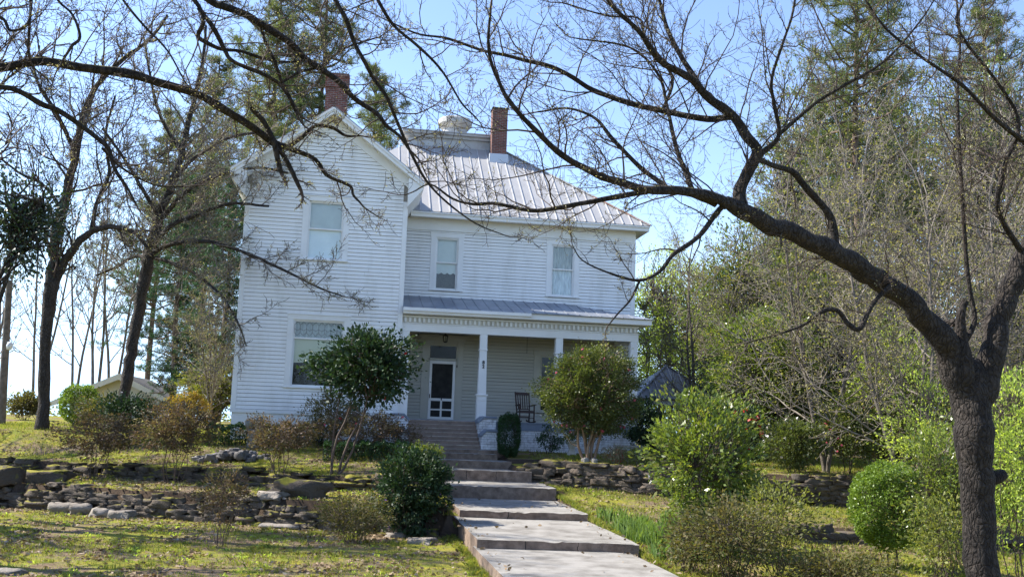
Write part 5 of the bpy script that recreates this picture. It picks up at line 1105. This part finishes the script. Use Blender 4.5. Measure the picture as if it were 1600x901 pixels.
# --- pines
def pine(name, label, base, h, c0, w, lm, mb, n_l=60, tuft=.32, per=26, group=None, lean=0, cat='pine tree', r0=.28, droop=0):
    root = empty(name, base, label, cat, group); T_ = Tubes(); Tt = Tubes(); b = Vector(base); P = []
    for i in range(14):
        t = i/13; P.append(b+Vector((lean*h*t+.25*noise.noise(Vector((t*3, h, 0))), .25*noise.noise(Vector((t*3, h, 5))), h*t-.2)))
    T_.add(P, [r0*(1-.8*i/13) for i in range(14)], 10); C = []
    for i in range(n_l):
        t = c0+(1-c0)*(i+random.random())/n_l; q = t*13; j = min(int(q), 12); a = P[j].lerp(P[j+1], q-j); an = random.random()*6.283
        u = (t-c0)/(1-c0); L = w/2*(1-u)**.6*(.55+.45*min(1, u*5))*random.uniform(.5, 1.15)+.3
        L *= random.choice((.45, .8, 1, 1.25)); e = a+Vector((math.cos(an)*L, math.sin(an)*L, L*(random.uniform(-.1, .75)-droop))); Q = curve(a, e, -.08, 7, .08); Tt.add(Q, [.07*(1-.11*k)*(h/25) for k in range(7)], 4)
        for k in range(int(3+L*3.2)):
            f = random.uniform(.3, 1)*6; jj = min(int(f), 5); s = Q[jj].lerp(Q[jj+1], f-jj); tt = s+Vector((random.gauss(0, .45), random.gauss(0, .45), random.uniform(-.1, .75)))*min(1.5, .4+L*.3)
            Tt.add([s, s.lerp(tt, .5), tt], [.018, .014, .01], 3); C.append(tt); C.append(s.lerp(tt, .6)+rvec()*.1)
    T_.build('trunk', mb, root); Tt.build('branches', mb, root)
    C = np.repeat(np.array([c[:] for c in C]), per, 0); d = rng.normal(size=C.shape)+np.array([0, 0, .35]); d /= np.linalg.norm(d, axis=1, keepdims=True)
    Cc = C+d*tuft*.5*rng.uniform(.5, 1.1, (len(C), 1)); V_, F_, v_ = leaves(Cc, tuft*.8, .085, D=d*3); raw('needles', V_, F_, lm, root, v_); return root
GP = 'tall pines around the house'
pine1 = pine('pine_tree', 'very tall pine behind the gable chimney', (at(470, 650, 60).x, 60, ZP(-.5)), 29, .38, 11, l_pine, bark_p, 95, .42, 26, GP)
for px, Y, s, rz, lb in [(225, 74, .84, 3.1, 'pine rising between the two dark bare trees'), (300, 66, .86, 1.1, 'tall pine behind the leaning bare tree, left of the wing'), (395, 58, .93, 4.0, 'tall pine whose crown shows above the left slope of the gable roof'), (560, 72, .97, 2.2, 'pine crown just right of the gable chimney'), (1345, 44, .95, .5, 'tall pine with a bare trunk standing behind the stone wall on the right'), (1560, 52, 1.0, 3.2, 'tall pine behind the upper fork of the big tree'), (1235, 70, .80, 2.9, 'distant pine above the long limb')]:
    x = at(px, 650, Y).x; clone(pine1, (x, Y, gh(x, Y)), rz, s, lb, GP)
ced = pine('cedar_tree', 'dense green cedar against the left edge of the wing', (at(338, 650, 52).x, 52, ZP(-.5)), 13.5, .12, 5.6, l_cedar, bark_p, 110, .26, 34, None, 0, 'cedar tree', .2, .15)
clone(ced, (at(265, 650, 57).x, 57, ZP(-.6)), 2.0, 1.05, 'dense green cedar further left, behind the cream garage')
clone(ced, (at(300, 650, 64).x, 64, ZP(-.6)), 5.1, 1.2, 'dense green cedar behind the leaning bare tree')
clone(ced, (at(1130, 650, 58).x, 58, ZP(-.6)), 4.0, .8, 'small dark cedar beyond the tin roofed pavilion')
# --- tall leafless trees just outside the frame on the left; their limbs shade the lawn and the path
PS = {**PB, 'rmin': .018, 'ch': [18, 9, 6, 0], 'up': [.02, .06, .04, .03]}
so_ = bare_tree('bare_tree', 'tall dark leafless tree rising beyond the left edge above the lower lawn', (-13, 26.5, gh(-13, 26.5)), 16.5, .26, bark_d, twig_b, PS)
clone(so_, (-10, 20.5, gh(-10, 20.5)), 2.1, .92, 'dark leafless tree beyond the left edge, nearest the lower lawn')
clone(so_, (-17.5, 33, gh(-17.5, 33)), 4.4, 1.15, 'tall dark leafless tree beyond the left edge, farthest back')
# --- broadleaf trees behind: trunk, limbs and leafy crown
def leafy(label, px, Y, top, w, lm, n, ls=.13, bare=.2, cl=260, cs=.28, sm=None, name='broadleaf_tree', group='leafy trees of the wood on the right', dens=.5, stems=6, **k):
    x = at(px, 650, Y).x; b = Vector((x, Y, gh(x, Y))); p = at(px, top, Y); wd = w*Y/FPX*1.02
    r = shrub(name, label, b, wd, p.z-b.z, wd*.8, lm, n, ls, 'tree', stems=stems, bare=bare, clumps=cl, cs=cs, sm=sm or bark_g, sr=.10, group=group, dens=dens, **k)
    for c in r.children: c.name = {'stems': 'trunk', 'foliage': 'crown'}.get(c.name.split('.')[0], c.name)
    return r
leafy('pale spring green willow like tree just right of the house corner', 1035, 52, 372, 140, l_new, 6500, .13, .1, 300)
leafy('light green tree beyond the pavilion roof', 1110, 60, 420, 150, l_olive, 5500, .15, .1, 260)
leafy('dark evergreen broadleaf tree behind the paired camellias', 1290, 38, 430, 210, l_bg, 9000, .13, .15, 420)
leafy('evergreen tree with sunlit yellow green leaves above the long limb', 1190, 46, 330, 240, l_yel, 12000, .15, .12, 560)
leafy('tall yellow green tree rising behind the upright limb of the forked tree', 1250, 54, 90, 190, l_yel, 6500, .17, .12, 600)
leafy('dense dark evergreen behind the trunk fork', 1430, 36, 420, 190, l_bg, 9500, .12, .12, 400)
leafy('dark evergreen at the right edge behind the big trunk', 1590, 34, 380, 200, l_bgd, 9000, .12, .1, 380)
leafy('loose olive evergreen crown high at the upper right', 1480, 50, 110, 340, l_bg, 7500, .17, .25, 600)
leafy('bronze green tree low between the pavilion and the paired camellias', 1180, 40, 520, 170, l_cam, 8000, .10, .05, 380)
leafy('deep green evergreen in the gap right of the pavilion', 1155, 46, 560, 120, l_bgd, 5000, .12, .02, 260)
leafy('mid green tree filling behind the egg shaped boxwood', 1370, 31.5, 590, 130, l_bg, 5500, .10, .12, 300)
leafy('low olive green tree at the far right behind the loose bushes', 1530, 29, 520, 150, l_yel, 5200, .10, .1, 280)
leafy('dark leaved oak branch crown at the left edge above the utility pole', -130, 26, 230, 150, l_oak, 2300, .10, .60, 120, .24, group=None, dens=.6, stems=3, lean=(1.9, 0), sm=bark_d)
leafy('bushy evergreen low behind the cream garage gable', 330, 48, 560, 110, l_olive, 3000, .13, .05, 180, group=None)
leafy('yellow green tree beyond the right wall between the pavilion and the paired camellias', 1200, 34.5, 470, 200, l_yel, 14000, .11, .08, 420)
leafy('spring green sapling mass left of the trunk fork', 1400, 31, 500, 170, l_new, 6500, .10, .1, 360)
leafy('light spring green tree under the long limb', 1310, 42, 350, 230, l_olive, 12000, .13, .1, 500)
leafy('spring green tree at the house corner reaching above the porch roof', 1075, 56, 400, 170, l_new, 8000, .14, .06, 380)
leafy('tall spring green tree at the top right corner', 1570, 44, 60, 300, l_yel, 6500, .15, .2, 560)
leafy('tall olive tree behind the pale twiggy trees, upper right', 1390, 56, 40, 260, l_olive, 6500, .17, .15, 560)
# --- pale twiggy trees in front of the wood on the right
PP = dict(lv=4, seg=[12, 8, 6, 4], wander=[.08, .2, .28, .32], up=[.01, .04, .03, .02], sides=[9, 5, 3, 3], ch=[16, 9, 6, 0], t0=[.12, .15, .1, 0], ratio=[.5, .45, .45, .5], rr=[.42, .5, .55, .5], ang=(30, 75), end=.5, rmin=.007, bigl=1, tipp=.6)
GT = 'pale twiggy trees before the wood on the right'
x = at(1420, 700, 25).x; pt = bare_tree('bare_tree', 'pale barked twiggy tree with a few yellow leaves behind the fork of the big trunk', (x, 25, gh(x, 25)), 9, .085, bark_g, twig_g, {**PP, 'tipp': .8}, l_mid, GT, (-.08, 0), 3, 1, .085)
for px, Y, s, rz, lb in [(1590, 26, 1.05, 1.2, 'pale barked twiggy tree at the right edge behind the big trunk'), (1290, 30, .95, 2.6, 'pale barked twiggy tree right above the paired camellias'), (1500, 33, 1.3, 5.3, 'tall pale twiggy tree with yellow leaves at the upper right'), (1360, 38, 1.5, .9, 'tallest pale twiggy tree, left of the upper right pines'), (1095, 44, 1.0, 3.4, 'small pale leafless tree behind the pavilion roof')]:
    x = at(px, 650, Y).x; clone(pt, (x, Y, gh(x, Y)), rz, s, lb, GT)
x = at(330, 650, 46).x; clone(pt, (x, 46, gh(x, 46)), 2.2, .62, 'low pale twiggy thicket tree between the cream garage and the wing')
x = at(1290, 650, 60).x; bt2 = bare_tree('bare_tree', 'tall grey leafless tree high behind the upright limb, upper right', (x, 60, gh(x, 60)), 24, .28, bark_g, twig_g, {**PB, 'rmin': .014, 'ch': [20, 9, 6, 0]}, None, GT)
for px, Y, s, rz, lb in [(1340, 66, 1.05, 2, 'tall grey leafless tree next right of the yellow green tree'), (1430, 54, .9, 4, 'tall grey leafless tree amid the upper right pines')]:
    x = at(px, 650, Y).x; clone(bt2, (x, Y, gh(x, Y)), rz, s, lb, GT)
# --- far wood that reads as one mass
n = 42000; X_ = rng.uniform(9, 75, n); Y_ = rng.uniform(78, 96, n); hh = 5.5+2.2*np.sin(X_*.31)+1.6*np.sin(X_*.83+1)+1.0*np.sin(X_*2.1)
Z_ = np.array([gh(x, y) for x, y in zip(X_[::1], Y_[::1])])+hh*rng.uniform(0, 1, n)**.7
V_, F_, v_ = leaves(np.stack([X_, Y_, Z_], 1), .34, .6); tag(raw('distant_wood', V_, F_, l_bgd, None, v_), 'far green wood seen between the trees on the right', 'wood', kind='stuff')
n = 9000; X_ = rng.uniform(-70, -8, n); Y_ = rng.uniform(84, 96, n); Z_ = np.array([gh(x, y) for x, y in zip(X_, Y_)])+(4.2+1.0*np.sin(X_*.4)+.6*np.sin(X_*1.3))*rng.uniform(0, 1, n)**.7
V_, F_, v_ = leaves(np.stack([X_, Y_, Z_], 1), .34, .6); tag(raw('distant_wood', V_, F_, l_olive, None, v_), 'far low scrub along the skyline behind the left lawn', 'wood', kind='stuff')
# the wood on the near side of the lane, behind the viewer: what the window panes reflect
n = 26000; X_ = rng.uniform(-75, 75, n); Y_ = rng.uniform(-52, -38, n); Z_ = 1.0+(9.5+3*np.sin(X_*.23)+2*np.sin(X_*.71+1))*rng.uniform(0, 1, n)**.8
V_, F_, v_ = leaves(np.stack([X_, Y_, Z_], 1), .5, .6); tag(raw('distant_wood', V_, F_, l_bgd, None, v_), 'dark wood across the lane behind the viewer', 'wood', kind='stuff')
# ------------------------------------------------------------------ outbuildings, pole
PV = empty('pavilion', (14.8, 46, gh(14.8, 46)), 'small square pavilion with a pointed dark standing seam roof beyond the porch corner', 'pavilion')
c0 = at(1041, 571, 46); ax, ay, az = c0.x, 46.0, c0.z; hw = 2.05; zE = at(1000, 621, 44).z; r = MB()
cn = [(ax-hw, ay-hw), (ax+hw, ay-hw), (ax+hw, ay+hw), (ax-hw, ay+hw)]
for i in range(4):
    a_, b_ = cn[i], cn[(i+1) % 4]; roofplane(r, [(ax, ay, az), (a_[0], a_[1], zE), (b_[0], b_[1], zE)], .05)
RF = r.build('roof', m_tin3, PV); q = MB()
for k in range(-4, 5):
    t = k/4.6; e = Vector((ax+hw*t, ay-hw, zE+.02)); f_ = 1-abs(t); tp = Vector((ax+hw*t, ay-hw+hw*(1-abs(t)), zE+(az-zE)*(1-abs(t))+.02)); q.bar(e, tp, .045, .05)
    e = Vector((ax+hw, ay+hw*t, zE+.02)); tp = Vector((ax+hw-hw*(1-abs(t)), ay+hw*t, zE+(az-zE)*(1-abs(t))+.02)); q.bar(e, tp, .045, .05)
q.build('standing_seams', m_seam, RF)
q = MB()
for c_ in cn[:3]: q.bar((ax, ay, az+.03), (c_[0], c_[1], zE+.03), .10, .05)
q.build('hip_cap', m_tin3, RF)
zg = gh(ax, ay)
for c_ in cn:
    q = MB(); sx = -1 if c_[0] > ax else 1; sy = -1 if c_[1] > ay else 1; q.box(c_[0]+sx*.3, c_[0]+sx*.45, c_[1]+sy*.3, c_[1]+sy*.45, zg-.2, zE-.1) if sx > 0 and sy > 0 else q.box(min(c_[0]+sx*.3, c_[0]+sx*.45), max(c_[0]+sx*.3, c_[0]+sx*.45), min(c_[1]+sy*.3, c_[1]+sy*.45), max(c_[1]+sy*.3, c_[1]+sy*.45), zg-.2, zE-.1); q.build('post', m_trimw, PV)
q = MB(); q.box(ax-hw+.2, ax+hw-.2, ay-hw+.2, ay-hw+.3, zE-.28, zE-.06); q.box(ax+hw-.3, ax+hw-.2, ay-hw+.3, ay+hw-.3, zE-.28, zE-.06); q.build('beam', m_trimw, PV)
GA = empty('garage', at(178, 668, 62), 'low cream stucco garage with a broad gable behind the left shrubs', 'garage')
pa = at(186, 583, 60); pl_ = at(78, 627, 60); pr = at(262, 622, 60); zg = ZP(-.9)
q = MB(); wl, wr = pl_.x+1.0, pr.x-.6; f1_ = lambda x: pa.z-.25-abs(x-pa.x)*((pa.z-pl_.z)/(pa.x-pl_.x) if x < pa.x else (pa.z-pr.z)/(pr.x-pa.x))
q.prism([(wl, 60.6, zg), (wr, 60.6, zg), (wr, 60.6, f1_(wr)), (pa.x, 60.6, f1_(pa.x)), (wl, 60.6, f1_(wl))], (0, 8, 0)); q.build('wall', m_stucco, GA)
q = MB(); roofplane(q, [(pa.x, 60, pa.z), (pl_.x, 60, pl_.z), (pl_.x, 69, pl_.z), (pa.x, 69, pa.z)], .1); roofplane(q, [(pa.x, 60, pa.z), (pr.x, 60, pr.z), (pr.x, 69, pr.z), (pa.x, 69, pa.z)], .1); q.build('roof', mat('shingle', (.12, .11, .10), .9), GA)
q = MB()
for e in (pl_, pr): q.prism([(pa.x, 59.93, pa.z-.01), (e.x, 59.93, e.z-.01), (e.x, 59.93, e.z-.3), (pa.x, 59.93, pa.z-.36)], (0, .06, 0))
q.build('rake_board', m_stucco, GA)
PO = empty('utility_pole', at(2, 700, 40), 'weathered wooden utility pole with a yard lamp at the left edge', 'utility pole')
q = MB(); pb, ptp = at(-2, 700, 40), at(15, 438, 40); pb.z = gh(pb.x, pb.y)-.3; T_ = Tubes(); T_.add([pb.lerp(ptp, i/5) for i in range(6)], [.17-.012*i for i in range(6)], 12); T_.build('pole', bark_g, PO)
lp = at(15, 538, 39.7); q.bar(at(9, 534, 40), lp+Vector((0, 0, .08)), .04, .04); q.build('lamp_arm', m_flash, PO)
q = MB(); q.lathe(lp, [(.04, .10), (.08, .04), (.11, -.02), (.10, -.08), (.09, -.18), (.04, -.20)], 14); q.build('lamp_head', mat('lamp_white', (.7, .72, .72), .4), PO, smooth=True)
